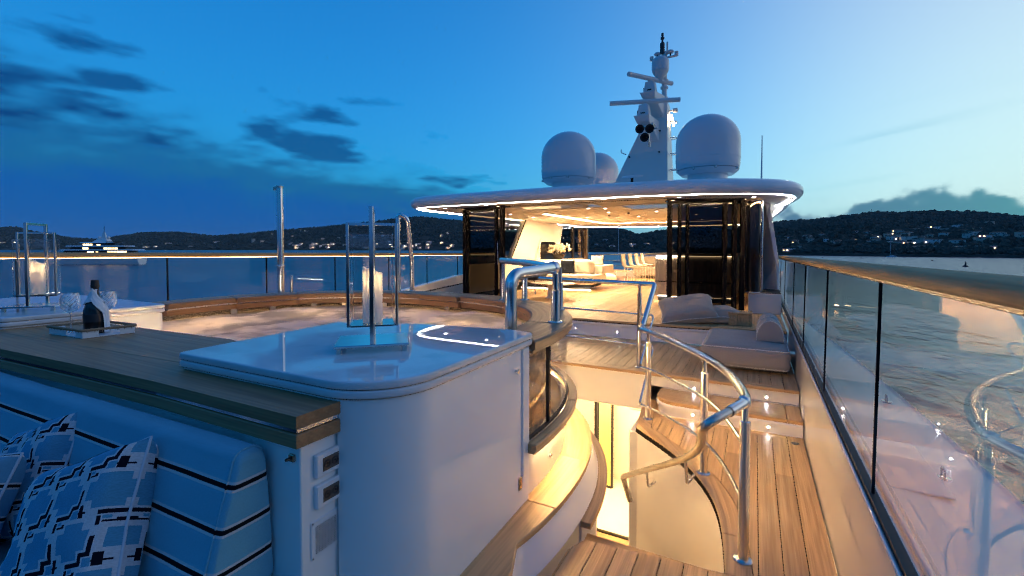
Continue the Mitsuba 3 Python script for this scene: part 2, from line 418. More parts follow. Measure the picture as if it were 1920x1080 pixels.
def tube(pts, r, sides=14, closed=False, squash=1.0):
    """A swept round tube (squash < 1: flattened vertically) with capped ends."""
    p = np.array(pts, float)
    n = len(p)
    if closed:
        t = np.roll(p, -1, 0) - np.roll(p, 1, 0)
    else:
        t = np.gradient(p, axis=0)
    t /= np.linalg.norm(t, axis=1, keepdims=True) + 1e-12
    ref = np.array([0, 0, 1.0]) if abs(t[0][2]) < 0.9 else np.array([0, 1.0, 0])
    rings, a = [], None
    for i in range(n):
        if a is None:
            a = np.cross(t[i], ref)
        else:
            a = a - t[i] * (a @ t[i])
        a /= np.linalg.norm(a)
        b = np.cross(t[i], a)
        ang = np.arange(sides) * 2 * np.pi / sides
        rr = r[i] if hasattr(r, '__len__') else r
        rings.append(p[i] + rr * (np.cos(ang)[:, None] * a + squash * np.sin(ang)[:, None] * b))
    v = np.vstack(rings)
    f = []
    for i in range(n if closed else n - 1):
        j = (i + 1) % n
        for k in range(sides):
            q = (k + 1) % sides
            f += [[i * sides + k, j * sides + k, j * sides + q], [i * sides + k, j * sides + q, i * sides + q]]
    if not closed:
        v = np.vstack([v, p[0], p[-1]])
        for k in range(sides):
            q = (k + 1) % sides
            f += [[n * sides, k, q], [n * sides + 1, (n - 1) * sides + q, (n - 1) * sides + k]]
    m = trimesh.Trimesh(v, np.array(f), process=False)
    if m.volume < 0:
        m.invert()
    return m


def lathe(profile, x=0, y=0, z=0, n=40):
    m = trimesh.creation.revolve(np.array(profile, float), sections=n)
    if m.volume < 0:
        m.invert()
    m.apply_translation([x, y, z])
    return m


def cyl(x, y, z0, z1, r, n=24):
    return lathe([(0, z0), (r, z0), (r, z1), (0, z1)], x, y, 0, n)


def arc(cx, cy, r, a0, a1, n=40):
    a = np.radians(np.linspace(a0, a1, n))
    return np.c_[cx + r * np.cos(a), cy + r * np.sin(a)]


def sector(cx, cy, r0, r1, a0, a1, n=24):
    return Polygon(np.vstack([arc(cx, cy, r1, a0, a1, n), arc(cx, cy, r0, a1, a0, n)]))


def sheet(line, z0, z1, t):
    """A wall of thickness t along a plan polyline."""
    return prism(LineString(np.array(line)[:, :2]).buffer(t / 2, cap_style=2, join_style=1), z0, z1)


def yz_slab(pts, x0, x1):
    """A polygon given in (y, z), extruded from x0 to x1."""
    m = trimesh.creation.extrude_polygon(Polygon(pts), x1 - x0, engine='earcut')
    m.apply_transform(np.array([[0, 0, 1, x0], [1, 0, 0, 0], [0, 1, 0, 0], [0, 0, 0, 1.0]]))
    return m


def xz_slab(pts, y0, y1):
    m = trimesh.creation.extrude_polygon(Polygon(pts), y1 - y0, engine='earcut')
    m.apply_transform(np.array([[1, 0, 0, 0], [0, 0, -1, y1], [0, 1, 0, 0], [0, 0, 0, 1.0]]))
    return m


def round_poly(pts, r):
    return Polygon(pts).buffer(-r, join_style=1).buffer(r, join_style=1, quad_segs=8)


def cushion(w, d, h, seed=0, nx=28, pinch=0.12, wrinkle=0.01):
    """A stuffed square pillow w x d, thickness h, lying in xy; returns (mesh, uv, rim)."""
    u, v = np.meshgrid(np.linspace(-1, 1, nx), np.linspace(-1, 1, nx), indexing='ij')
    e = np.sqrt(np.clip((1 - u ** 4) * (1 - v ** 4), 0, 1))
    e = e ** 0.75
    k = 1 - pinch * (1 - np.abs(v)) * np.abs(u) ** 3 * 0.9
    k2 = 1 - pinch * (1 - np.abs(u)) * np.abs(v) ** 3 * 0.9
    x, y = u * w / 2 * k, v * d / 2 * k2
    q = np.stack([u * 2.2, v * 2.2, 0 * u + seed], -1)
    n1 = (meshkit.fbm(q, 3, seed) - 0.5) * wrinkle * 4
    top = np.stack([x, y, e * h / 2 + n1 * e], -1)
    bot = np.stack([x, y, -e * h / 2 + n1 * e * 0.5], -1)
    V = np.vstack([top.reshape(-1, 3), bot.reshape(-1, 3)])
    uv = np.vstack([np.stack([(u + 1) / 2, (v + 1) / 2], -1).reshape(-1, 2)] * 2)
    F = []
    for i in range(nx - 1):
        for j in range(nx - 1):
            a, b, c, d_ = i * nx + j, (i + 1) * nx + j, (i + 1) * nx + j + 1, i * nx + j + 1
            F += [[a, b, c], [a, c, d_]]
            o = nx * nx
            F += [[a + o, c + o, b + o], [a + o, d_ + o, c + o]]
    idx = [(i, 0) for i in range(nx)] + [(nx - 1, j) for j in range(1, nx)] + [(i, nx - 1) for i in range(nx - 2, -1, -1)] + [(0, j) for j in range(nx - 2, 0, -1)]
    rim = np.array([top[i, j] for i, j in idx])
    return trimesh.Trimesh(V, np.array(F), process=False), uv, rim


def frame_mat(o, ex, ey, ez):
    m = np.eye(4)
    m[:3, 0], m[:3, 1], m[:3, 2], m[:3, 3] = ex, ey, ez, o
    return m


def planks(parent, region, w, axis, z0, z1, mats, gap=0.006, off=0.0, name='plank', maxn=300, cuts=None):
    """Fills a region with planks w wide running along axis; every plank an entry."""
    x0, y0, x1, y1 = region.bounds
    lo, hi = (x0, x1) if axis == 'y' else (y0, y1)
    s = math.floor((lo - off) / w) * w + off
    made = 0
    while s < hi and made < maxn:
        strip = sbox(s + gap / 2, y0 - 1, s + w - gap / 2, y1 + 1) if axis == 'y' else sbox(x0 - 1, s + gap / 2, x1 + 1, s + w - gap / 2)
        got = region.intersection(strip)
        for g in getattr(got, 'geoms', [got]):
            if g.geom_type != 'Polygon' or g.area < 0.002:
                continue
            g = g.simplify(0.001)
            segs = [g]
            if cuts:
                a0, a1 = (g.bounds[1], g.bounds[3]) if axis == 'y' else (g.bounds[0], g.bounds[2])
                c = a0 + cuts * (0.25 + 0.75 * rng.random())
                segs = []
                prev = a0 - 1
                while prev < a1:
                    b_ = sbox(-99, prev + gap / 3, 99, c - gap / 3) if axis == 'y' else sbox(prev + gap / 3, -99, c - gap / 3, 99)
                    piece = g.intersection(b_)
                    if piece.geom_type == 'Polygon' and piece.area > 0.002:
                        segs.append(piece)
                    prev, c = c, c + cuts
            for q in segs:
                m = board(q, z0, z1, 0.0025)
                if m is not None:
                    part(parent, name, m, mats[rng.integers(len(mats))], smooth=False)
                    made += 1
        s += w


TX = ['teak_x0', 'teak_x1', 'teak_x2', 'teak_x3']
TY = ['teak_y0', 'teak_y1', 'teak_y2', 'teak_y3']
TR = ['teak_r0', 'teak_r1', 'teak_r2', 'teak_r3']

# ------------------------------------------------------------------ own yacht: decks and stair well
ZL2, ZL3 = 0.33, 0.62
STAIR = spline([(-1.13, 5.30), (-1.06, 4.72), (-0.79, 4.45), (-0.575, 4.21), (-0.373, 3.9), (-0.235, 3.56), (-0.164, 3.19), (-0.128, 2.82)][1:], 40)
STAIR = np.vstack([[[-1.13, 5.30]], STAIR])
YR = 5.2
deck_poly = Polygon([(0.44, -1.6), (0.44, YR), (-0.9, YR), (-0.9, 5.69), (-1.13, 5.69)] + STAIR.tolist() + [(-0.93, 2.74), (-0.99, 2.6), (-0.99, -1.6)])
deck = thing('deck', 'teak planked side deck with dark seams beside the curved stair opening', kind='structure')
put(deck, prism(deck_poly.buffer(-0.002), -0.05, -0.008), 'caulk', False)
margin = deck_poly.intersection(LineString(STAIR).buffer(0.15, cap_style=2)).buffer(0)
landing_edge = Polygon([(-0.128, 2.82), (-0.93, 2.74), (-0.97, 2.6), (-0.80, 2.575), (0.0, 2.66), (0.02, 2.82)]).intersection(deck_poly)
side_board = sbox(0.30, -1.6, 0.44, YR)
aft_board = sbox(-0.9, YR - 0.09, 0.30, YR)
for g_, mats_ in ((margin.difference(side_board).difference(aft_board), TR), (landing_edge.difference(margin), TX), (side_board.difference(margin), TY), (aft_board.difference(margin), TX)):
    for g in getattr(g_, 'geoms', [g_]):
        if g.geom_type == 'Polygon' and g.area > 0.003:
            g = g.buffer(-0.003)
            cuts = [g]
            if mats_ is TR:     # the margin is joined from short sawn lengths
                cuts = [g.intersection(sbox(-9, a, 9, b)) for a, b in ((2, 3.22), (3.225, 4.0), (4.005, 4.62), (4.625, 6))]
            for c in cuts:
                if not c.is_empty:
                    part(deck, 'margin_board', board(c, -0.008, 0.0), mats_[rng.integers(4)], smooth=False)
rest = deck_poly.difference(margin.buffer(0.002)).difference(landing_edge.buffer(0.002)).difference(side_board.buffer(0.002)).difference(aft_board.buffer(0.002))
planks(deck, rest, 0.128, 'y', -0.008, 0.0, TY, gap=0.0045, off=0.30 - 0.128 * 20, cuts=2.4)
# drain cover in the deck corner
t = thing('deck_drain', 'round dark drain cover let into the teak in the corner under the lowest step', 'drain')
put(t, lathe([(0, 0.0), (0.035, 0.0), (0.035, 0.003), (0.03, 0.004), (0, 0.004)], 0.36, 5.03, 0), 'dark_metal')
for k in range(5):
    part(t, 'slot', bx(0.336, 0.384, 5.012 + k * 0.009, 5.016 + k * 0.009, 0.004, 0.0055), 'steel', False)

# the middle platform with its two steps
plat_poly = Polygon([(0.44, 5.69), (0.44, 7.62), (-7.3, 7.62), (-7.3, 4.0), (-5.9, 4.6), (-5.2, 5.1), (-4.2, 5.3), (-3.2, 5.25), (-2.5, 5.69)])
plat = thing('platform', 'teak planked platform in front of the deckhouse, two steps above the side deck', kind='structure')
put(plat, prism(plat_poly.buffer(-0.004), ZL2 - 0.04, ZL2 - 0.008), 'caulk', False)
part(plat, 'edge_board', board(sbox(-2.6, 5.672, -1.153, 5.797), ZL2 - 0.035, ZL2, 0.008), 'teak_x1', False)
part(plat, 'edge_board', board(sbox(-1.147, 5.672, 0.30, 5.797), ZL2 - 0.035, ZL2, 0.008), 'teak_x2', False)
part(plat, 'edge_board', board(sbox(0.304, 5.672, 0.438, 7.61), ZL2 - 0.035, ZL2, 0.008), 'teak_y1', False)
planks(plat, plat_poly.difference(sbox(-2.6, 5.6, 0.5, 5.80)).difference(sbox(0.3, 5.6, 0.5, 8)).intersection(sbox(-4.5, 5.5, 0.5, 7.6)), 0.118, 'y', ZL2 - 0.008, ZL2, TY, gap=0.0045, off=0.30 - 0.118 * 60)
part(plat, 'fascia', cat([bx(-2.6, -1.135, 5.70, 5.78, -0.15, ZL2 - 0.036, 0.004), bx(-1.13, 0.438, 5.70, 5.78, 0.166, ZL2 - 0.036, 0.003)]), 'satin_white')
part(plat, 'underside', prism([(-4.6, 5.80), (-4.6, 6.5), (0.438, 6.5), (0.438, 5.80)], -0.15, -0.12), 'satin_white', False)
step = thing('deck_step', 'low teak topped white step with a rounded end below the platform edge', 'step')
sp = Polygon(np.vstack([arc(-0.72, 5.44, 0.24, 180, 270, 12), [(0.437, YR), (0.437, 5.671), (-0.96, 5.671)]]))
put(step, prism(sp, 0.001, 0.125), 'gel_white', 40)
lip = sp.buffer(0.022, join_style=1).intersection(sbox(-2, 0, 0.4365, 5.671))
part(step, 'lip', board(lip, 0.085, 0.128, 0.014), 'gel_white', 40)
for a, b, mm in ((-1.2, -0.42, 'teak_x1'), (-0.415, 0.30, 'teak_x2'), (0.305, 0.437, 'teak_y2')):
    part(step, 'tread_board', board(sp.buffer(0.012).intersection(sbox(a, 0, b, 5.668)), 0.129, 0.165, 0.006), mm, False)
part(plat, 'riser', bx(-0.96, 0.437, 5.672, 5.698, 0.0, 0.164), 'satin_white', False)


def spot(x, y, z, nx, ny, label, group=None, k=220):
    """A tiny round step light set into a riser, its lens facing (nx, ny)."""
    a = math.degrees(math.atan2(ny, nx))
    ring = lathe([(0.0, 0), (0.0135, 0), (0.0135, 0.003), (0.010, 0.004), (0.010, 0.002), (0, 0.002)], n=18)
    lens = lathe([(0, 0.0025), (0.009, 0.0025), (0.009, 0.0042), (0, 0.0048)], n=14)
    m = rot(rot(cat([ring]), 90, (0, 1, 0)), a)
    t = thing('step_light', label, 'light', group)
    put(t, mv(m, x, y, z), 'steel')
    part(t, 'lens', mv(rot(rot(lens, 90, (0, 1, 0)), a), x, y, z), 'lamp_body', emitter=glow(k * 12, (1, 0.68, 0.34), 0.6))


spot(-0.602, 5.668, 0.21 - 0.0, 0, -1, 'small glowing step light in the upper riser, left of two', None)
spot(0.134, 5.668, 0.22, 0, -1, 'small glowing step light in the upper riser, right of two')
spot(-0.563, YR - 0.003, 0.06, 0, -1, 'small glowing step light low in the white step, left of two')
spot(0.142, YR - 0.003, 0.06, 0, -1, 'small glowing step light low in the white step, right of two')
for x, lab in ((-2.76, 'small step light in the white riser under the lounge edge, nearest the tub rim'), (-2.02, 'small step light in the white riser under the lounge edge, midway to the railing')):
    spot(x, 7.598, 0.43, 0, -1, lab)

# the lounge floor, one more step up
lounge_poly = Polygon(np.vstack([[(0.44, 7.78), (0.44, 19.6), (-6.9, 19.6), (-6.9, 7.9)], spline([(-6.9, 7.7), (-4.5, 7.62), (-2.5, 7.56), (-1.0, 7.60), (0.44, 7.78)], 24)[1:-1]]))
lounge = thing('lounge_floor', 'honey coloured planked teak floor running into the lit open lounge', kind='structure')
put(lounge, prism(lounge_poly.buffer(-0.03), ZL3 - 0.05, ZL3 - 0.006), 'caulk', False)
rim_l = LineString(spline([(-6.9, 7.7), (-4.5, 7.62), (-2.5, 7.56), (-1.0, 7.60), (0.44, 7.78)], 24)).buffer(0.15, cap_style=2).intersection(lounge_poly)
for a, b in ((-6.9, -3.403), (-3.398, -0.603), (-0.598, 0.437)):
    part(lounge, 'edge_board', board(rim_l.intersection(sbox(a, 0, b, 9)), ZL3 - 0.032, ZL3, 0.008), TX[rng.integers(4)], False)
planks(lounge, lounge_poly.difference(rim_l.buffer(0.003)).intersection(sbox(-6.0, 7, 0.43, 19.5)), 0.115, 'y', ZL3 - 0.006, ZL3, TY, gap=0.005, off=0.3 - 0.115 * 60, cuts=4.0)
rl = spline([(-6.9, 7.72), (-4.5, 7.64), (-2.5, 7.58), (-1.0, 7.62), (0.436, 7.80)], 30)
part(lounge, 'riser', prism(Polygon(np.vstack([rl + [0, 0.02], (rl + [0, 0.08])[::-1]])), ZL2 - 0.002, ZL3 - 0.09), 'gel_white', 40)
part(lounge, 'riser_bead', tube(np.c_[rl + [0, 0.045], np.full(len(rl), ZL3 - 0.072)], 0.042, 14), 'gel_white', 60)

# ------------------------------------------------------------------ stair well below
well = thing('stair_well', 'warmly lit white curved well going down to the deck below', 'stairwell')
put(well, sheet(STAIR[1:] + np.array([0.028, 0.012]), -2.5, -0.052, 0.03), 'satin_white', 40)
part(well, 'end_post', bx(-1.13, -1.02, 4.74, 5.28, -2.5, -0.052, 0.01), 'satin_white')
part(well, 'lower_floor', bx(-4.8, 0.4, 2.0, 9.0, -2.45, -2.4), 'cream', False)
part(well, 'back_wall', bx(-4.8, 0.4, 8.2, 8.26, -2.4, -0.12), 'cream', False)
part(well, 'side_wall', bx(-4.86, -4.8, 2.0, 8.26, -2.4, -0.12), 'cream', False)
part(well, 'side_wall', bx(0.2, 0.26, 5.8, 8.2, -2.4, -0.12), 'cream', False)
part(well, 'ceiling', bx(-4.8, 0.4, 6.5, 8.26, -0.14, -0.10), 'cream', False)
for z in (-1.05, -1.45):
    part(well, 'wall_seam', bx(-1.95, 0.2, 8.19, 8.199, z, z + 0.012), 'bronze', False)
part(well, 'threshold', bx(-2.6, -1.2, 6.55, 6.60, -2.4, -2.375), 'black', False)
planks(well, sbox(-2.6, 5.0, -1.0, 6.54), 0.14, 'x', -2.4, -2.385, TX, off=5.0, name='floor_board')
hollow = Polygon(STAIR[1:].tolist() + [(-1.06, 2.74), (-1.06, 4.72)]).buffer(-0.012)
for k in range(9):
    y0 = 2.86 + 0.22 * k
    tread = hollow.intersection(sbox(-3, y0, 1, y0 + 0.25))
    part(well, 'stair_tread', prism(tread, -0.24 - 0.2 * k, -0.20 - 0.2 * k), TX[k % 4], False)
part(well, 'landing_riser', bx(-0.96, -0.15, 2.70, 2.72, -2.4, -0.052), 'satin_white', False)
t = thing('glass_door', 'open glazed door with a yellow panel in the bright lobby below the platform', 'door')
put(t, bx(-2.41, -2.19, 7.86, 7.90, -2.36, -0.20), 'yellow_door', False)
part(t, 'frame', cat([bx(-2.45, -2.412, 7.85, 7.91, -2.4, -0.15), bx(-2.188, -2.16, 7.85, 7.91, -2.4, -0.15), bx(-2.41, -2.19, 7.85, 7.91, -2.4, -2.36)]), 'black_soft', False)
part(t, 'jamb', bx(-2.10, -2.065, 6.62, 6.66, -2.4, -0.15), 'black_soft', False)
t = thing('lobby_lamp', 'bright ceiling light panel of the lobby below the stairs', 'lamp')
put(t, bx(-2.9, -0.9, 6.8, 7.6, -0.158, -0.142), 'satin_white', False)
part(t, 'diffuser', bx(-2.85, -0.95, 6.85, 7.55, -0.164, -0.159), 'lamp_body', False, emitter=glow(15, (1, 0.66, 0.33), 3))
t = thing('stair_lamp', 'slim ceiling light under the platform lip beside the stairs', 'lamp')
put(t, bx(-2.3, -1.25, 5.84, 5.99, -0.172, -0.152), 'satin_white', False)
part(t, 'diffuser', bx(-2.28, -1.27, 5.86, 5.97, -0.178, -0.173), 'lamp_body', False, emitter=glow(26, (1, 0.63, 0.29), 3))

# ------------------------------------------------------------------ hot tub: base, ledge, ring, glass wall, water, rim
EX, EY, EA, EB, EN = -3.55, 2.85, 2.27, 2.13, 2.2


def el(o, a0, a1, n=60):
    """Points of the tub's rounded outline moved out by o, from angle a0 to a1 (degrees)."""
    t = np.radians(np.linspace(a0, a1, n))
    c, s = np.cos(t), np.sin(t)
    return np.c_[EX + (EA + o) * np.sign(c) * np.abs(c) ** (2 / EN), EY + (EB + o) * np.sign(s) * np.abs(s) ** (2 / EN)]


def band(o0, o1, a0, a1, n=30):
    return Polygon(np.vstack([el(o1, a0, a1, n), el(o0, a1, a0, n)]))


tub = thing('hot_tub', 'large round hot tub with a teak rim, curved glass wall and foaming water', 'hot tub')
put(tub, sheet(el(-0.03, -22, 70, 60), 0.22, 0.555, 0.03), 'satin_white', 60)
led_out = np.vstack([[(-1.06, -1.5), (-1.06, 2.0)], el(0.21, -14, 75, 50)])
foot = np.vstack([[(-1.01, -1.5), (-1.01, 2.0)], el(0.262, -14, 75, 50)])
part(tub, 'base_wall', loft([np.c_[foot, np.full(52, 0.001)], np.c_[led_out - [0.015, 0], np.full(52, 0.186)]], caps='none', closed=False), 'gel_white', 60)
part(tub, 'base_wall', sheet(el(0.245, 2, 75, 50), -2.4, -0.001, 0.02), 'satin_white', 40)
part(tub, 'foot_board', prism(band(0.262, 0.335, 1, 62, 40), -0.04, 0.0), 'teak_r1', 40)
inner = Polygon(np.vstack([led_out, el(-0.06, 75, -14, 50), [(-1.9, 2.0), (-1.9, -1.5)]])).buffer(0)
for k, (y0, y1) in enumerate(((-1.5, 1.62), (1.624, 2.62), (2.624, 3.32), (3.324, 4.1), (4.104, 5.2))):
    part(tub, 'ledge_board', board(inner.intersection(sbox(-1.9, y0, 0, y1)), 0.185, 0.22, 0.006), (TY + TR)[k + 1], 40)
for k, (a0, a1) in enumerate(((-5.2, 15.95), (16.05, 70))):
    part(tub, 'ring_board', board(band(0.012, 0.085, a0, a1, 40), 0.556, 0.60, 0.008), TR[1 + k], 40)
    part(tub, 'ring_board', prism(band(0.012, 0.072, a0, a1, 40), 0.535, 0.5555), TR[k], 40)
part(tub, 'gasket', sheet(el(0.0, -5.2, 70, 50), 0.601, 0.618, 0.022), 'black_soft', 60)
for a0, a1, n_ in ((-5.2, 2.1, 24), (2.7, 184, 130)):
    ln = el(0.0, a0, a1, n_)
    part(tub, 'glass_wall', loft([np.c_[ln, np.full(n_, 0.619)], np.c_[ln, np.full(n_, 1.165)]], caps='none', closed=False), 'glass', True)
part(tub, 'glass_joint', sheet(el(0.0, 2.15, 2.65, 3), 0.619, 1.165, 0.028), 'black', 60)
ln = el(-0.16, -20, 200, 140)
part(tub, 'basin', loft([np.c_[ln, np.full(140, 0.45)], np.c_[ln, np.full(140, 1.05)]], caps='none', closed=False), 'tub_wall', True)
ln = el(-0.16, 42, 200, 120)
part(tub, 'splash_wall', loft([np.c_[ln, np.full(120, 1.05)], np.c_[ln, np.full(120, 1.13)]], caps='none', closed=False), 'splash_wall', True)
ln = el(-0.20, 8, 172, 110)
part(tub, 'edge_strip', tube(np.c_[ln, np.full(110, 1.088)], 0.006, 8), 'bronze', True)
# water: a foamy heaving surface
nr, na = 110, 300
uu, aa = np.meshgrid(np.linspace(0.01, 1, nr) ** 0.8, np.linspace(0, 2 * np.pi, na, endpoint=False), indexing='ij')
ca, sa = np.cos(aa), np.sin(aa)
wx = EX + (EA - 0.17) * uu * np.sign(ca) * np.abs(ca) ** (2 / EN)
wy = EY + (EB - 0.17) * uu * np.sign(sa) * np.abs(sa) ** (2 / EN)
wy = np.maximum(wy, 1.62)
q = np.stack([wx * 2.0, wy * 2.0, 0 * wx], -1)
hh = meshkit.fbm(q + 0.8 * meshkit.fbm(q * 0.7, 3, 3)[..., None], 5, 5)
wz = 1.05 + 0.16 * np.clip(hh - 0.46, 0, 1) * np.clip((1 - uu) / 0.1, 0.25, 1) + 0.10 * np.clip(meshkit.fbm(q * 0.55, 3, 8) - 0.52, 0, 1)
ff = []
for i in range(nr - 1):
    j = np.arange(na)
    a, b, c, d = i * na + j, (i + 1) * na + j, (i + 1) * na + (j + 1) % na, i * na + (j + 1) % na
    ff += [np.c_[a, b, c], np.c_[a, c, d]]
part(tub, 'water', trimesh.Trimesh(np.stack([wx, wy, wz], -1).reshape(-1, 3), np.vstack(ff), process=False), 'foam', True)
for a in np.arange(20, 380, 40):
    p_ = el(-0.75, a, a + 0.1, 2)[0]
    if p_[1] > 1.9:
        disc = lathe([(0, 0), (0.09, 0), (0.09, 0.02), (0, 0.025)], p_[0], p_[1], 0.60, 20)
        part(tub, 'underwater_lamp', disc, 'lamp_body', emitter=glow(19, (1, 0.58, 0.22), 1))
part(tub, 'floor', prism(Polygon(el(-0.17, 0, 359, 80)).intersection(sbox(-9, 1.6, 9, 9)), 0.50, 0.55), 'tub_wall', False)
JO = [-4.0, 13, 52, 81, 96, 121, 146, 168, 187]
for k, (a0, a1) in enumerate(zip(JO, JO[1:])):
    wide = 0.05 if k in (3, 6) else 0.0
    part(tub, 'rim_board', board(band(-0.31 - wide, 0.045, a0 + 0.07, a1 - 0.07, 30), 1.19, 1.25, 0.012), RIM[k % 3], 40)
    part(tub, 'rim_skirt', prism(band(-0.29 - wide, -0.17, a0 + 0.02, a1 - 0.02, 30), 1.115, 1.176), RIM[(k + 1) % 3], 40)
part(tub, 'rim_lower', prism(band(-0.165, 0.03, -4.0, 187, 160), 1.166, 1.183), RIM[0], 40)
part(tub, 'rim_inlay', prism(band(-0.302, 0.02, -4.0, 187, 160), 1.1835, 1.1895), 'steel_rough', 40)
part(tub, 'rim_inlay', prism(band(-0.298, -0.18, -4.0, 187, 160), 1.1765, 1.183), 'steel_rough', 40)
for a in (60, 88, 112, 128, 140, 155, 168):
    p_ = el(-0.21, a, a + 0.1, 2)[0]
    part(tub, 'rim_bracket', mv(rot(bx(-0.02, 0.02, -0.035, 0.035, -0.01, 0.075), a), p_[0], p_[1], 1.04), 'steel_rough', False)
ln = el(0.03, -1.5, 68, 50)
part(tub, 'under_light', tube(np.c_[ln, np.full(50, 0.526)], 0.006, 6), 'lamp_body', True, emitter=glow(78, (1, 0.62, 0.26), 4))
for a in (4, 20):
    p_ = el(-0.012, a, a + 0.1, 2)[0]
    part(tub, 'wall_stud', mv(rot(rot(lathe([(0, 0), (0.016, 0), (0.016, 0.012), (0, 0.015)], n=16), 90, (0, 1, 0)), a), p_[0], p_[1], 0.34), 'steel')

# ------------------------------------------------------------------ consoles, counter, cabinet end
def slab_top(parent, poly, z1, th=0.034, gap=0.0045):
    """Two stone slabs with thin bronze bands between and under them."""
    def ring(o, z):
        g = poly.buffer(-o, join_style=1)
        c = np.array(Polygon(g.exterior).exterior.coords)[:-1]
        d = np.linspace(0, 1, 240, endpoint=False)
        s = np.array([g.exterior.interpolate(x, normalized=True).coords[0] for x in d])
        return np.c_[s, np.full(240, z)]
    z = z1
    for k in range(2):
        b = 0.010
        part(parent, 'stone_slab', loft([ring(0.005, z - th), ring(0.0, z - th + 0.005), ring(0.0, z - b), ring(0.003, z - 0.003), ring(b, z)]), 'stone', 40)
        part(parent, 'bronze_band', loft([ring(0.009, z - th - gap), ring(0.009, z - th)], caps='none'), 'bronze', 40)
        z -= th + gap
    return z


con = Polygon(np.vstack([[(-2.67, 1.29)], arc(-1.585, 1.64, 0.335, -90, 0, 30), [(-1.255, 2.64)], arc(-1.295, 2.64, 0.04, 10, 70, 6), [(-1.44, 2.71), (-2.1, 2.61), (-2.72, 2.38)]])).buffer(-0.02, join_style=1).buffer(0.02, join_style=1)
console = thing('console', 'glossy white rounded console with a pale stone top in front of the tub', 'console')
body = con.buffer(-0.022)
ZC = slab_top(console, con, 1.30)
low = body.difference(sbox(-3, 1.0, -1.53, 1.372))
put(console, prism(low, 0.222, ZC), 'gel_white', 30)
part(console, 'upper_body', prism(body.intersection(sbox(-3, 1.0, -1.53, 1.3715)), 1.211, ZC), 'gel_white', 30)
part(console, 'lower_body', prism(low.intersection(sbox(-3, 1, -1.0, 1.615)), -0.4, 0.184), 'gel_white', 30)
xf = -1.281
part(console, 'door', bx(xf, xf + 0.007, 1.70, 2.52, 0.34, ZC - 0.012, 0.002), 'gel_white', label='flush glossy white cupboard door in the side of the console')
part(console, 'corner_strip', bx(xf, xf + 0.016, 2.535, 2.63, 0.36, ZC - 0.006, 0.006), 'gel_white')
part(console, 'knob', mv(rot(lathe([(0, 0), (0.008, 0), (0.006, 0.012), (0.014, 0.018), (0.014, 0.024), (0, 0.028)], n=20), 90, (0, 1, 0)), xf + 0.007, 2.45, 1.10), 'steel')
part(console, 'hinge', bx(xf + 0.001, xf + 0.014, 2.49, 2.532, 0.34, 0.42, 0.003), 'bronze')

lc = round_poly([(-7.2, 1.14), (-5.17, 1.26), (-5.03, 2.36), (-7.2, 2.36)], 0.06)
console2 = thing('console', 'white console with a stone top beyond the teak counter, carrying the far lantern', 'console')
zc2 = slab_top(console2, lc, 1.30)
put(console2, prism(lc.buffer(-0.022), 0.3, zc2), 'gel_white', 30)
sw = thing('switch_plate', 'oval steel plate with two round buttons on the side of the far console', 'switch')
ex, ey = np.array([0.126, 0.992, 0]), np.array([0, 0, 1.0])
ez = np.cross(ex, ey)
Fm = frame_mat(np.array([-5.115, 1.62, 1.185]), ex, ey, ez)
pl = trimesh.creation.extrude_polygon(LineString([(-0.05, 0), (0.05, 0)]).buffer(0.032), 0.008, engine='earcut')
pl.apply_transform(Fm)
put(sw, pl, 'steel_rough', 40)
for dx in (-0.045, 0.045):
    b_ = lathe([(0.010, 0.008), (0.018, 0.008), (0.018, 0.013), (0.014, 0.015), (0.010, 0.013)], dx, 0, 0, 24)
    b_.apply_transform(Fm)
    part(sw, 'button', b_, 'black')

counter = thing('bar_counter', 'weathered teak bar counter of broad boards behind the striped bench', 'counter')
cp = [(-7.3, 0.93), (-4.18, 1.03), (-3.25, 1.085), (-2.53, 1.118), (-1.52, 1.13), (-1.51, 1.372), (-2.6, 1.372), (-2.68, 1.8), (-3.22, 1.9), (-4.44, 1.83), (-5.0, 1.80), (-7.3, 1.70)]
CP = Polygon(cp)
seam = LineString([(-7.4, 1.12), (-4.93, 1.24), (-2.83, 1.372), (-1.0, 1.44)])
from shapely.ops import split
pieces = split(CP, seam)
pg = sorted(pieces.geoms, key=lambda g: g.centroid.y)
for k, g in enumerate(pg):
    if g.area > 0.02:
        part(counter, 'top_board', board(g.buffer(-0.003), 1.16, 1.21, 0.008 if k == 0 else 0.004), CT[k % 3], False)
put(counter, prism(CP.buffer(-0.02), 1.139, 1.159), 'dark_metal', False)
part(counter, 'steel_inlay', prism(Polygon(cp[:6]).buffer(-0.012), 1.142, 1.156), 'steel', False)
part(counter, 'under_light', tube([(-4.9, 1.80, 1.128), (-4.42, 1.822, 1.128), (-3.22, 1.888, 1.128), (-2.75, 1.83, 1.128)], 0.006, 6), 'lamp_body', True, emitter=glow(120, (1, 0.56, 0.22), 2))
part(counter, 'front_board', board(Polygon(cp[:6] + [(-4.2, 1.372), (-7.3, 1.3)]).buffer(-0.004), 1.085, 1.138, 0.004), CT[1], False)
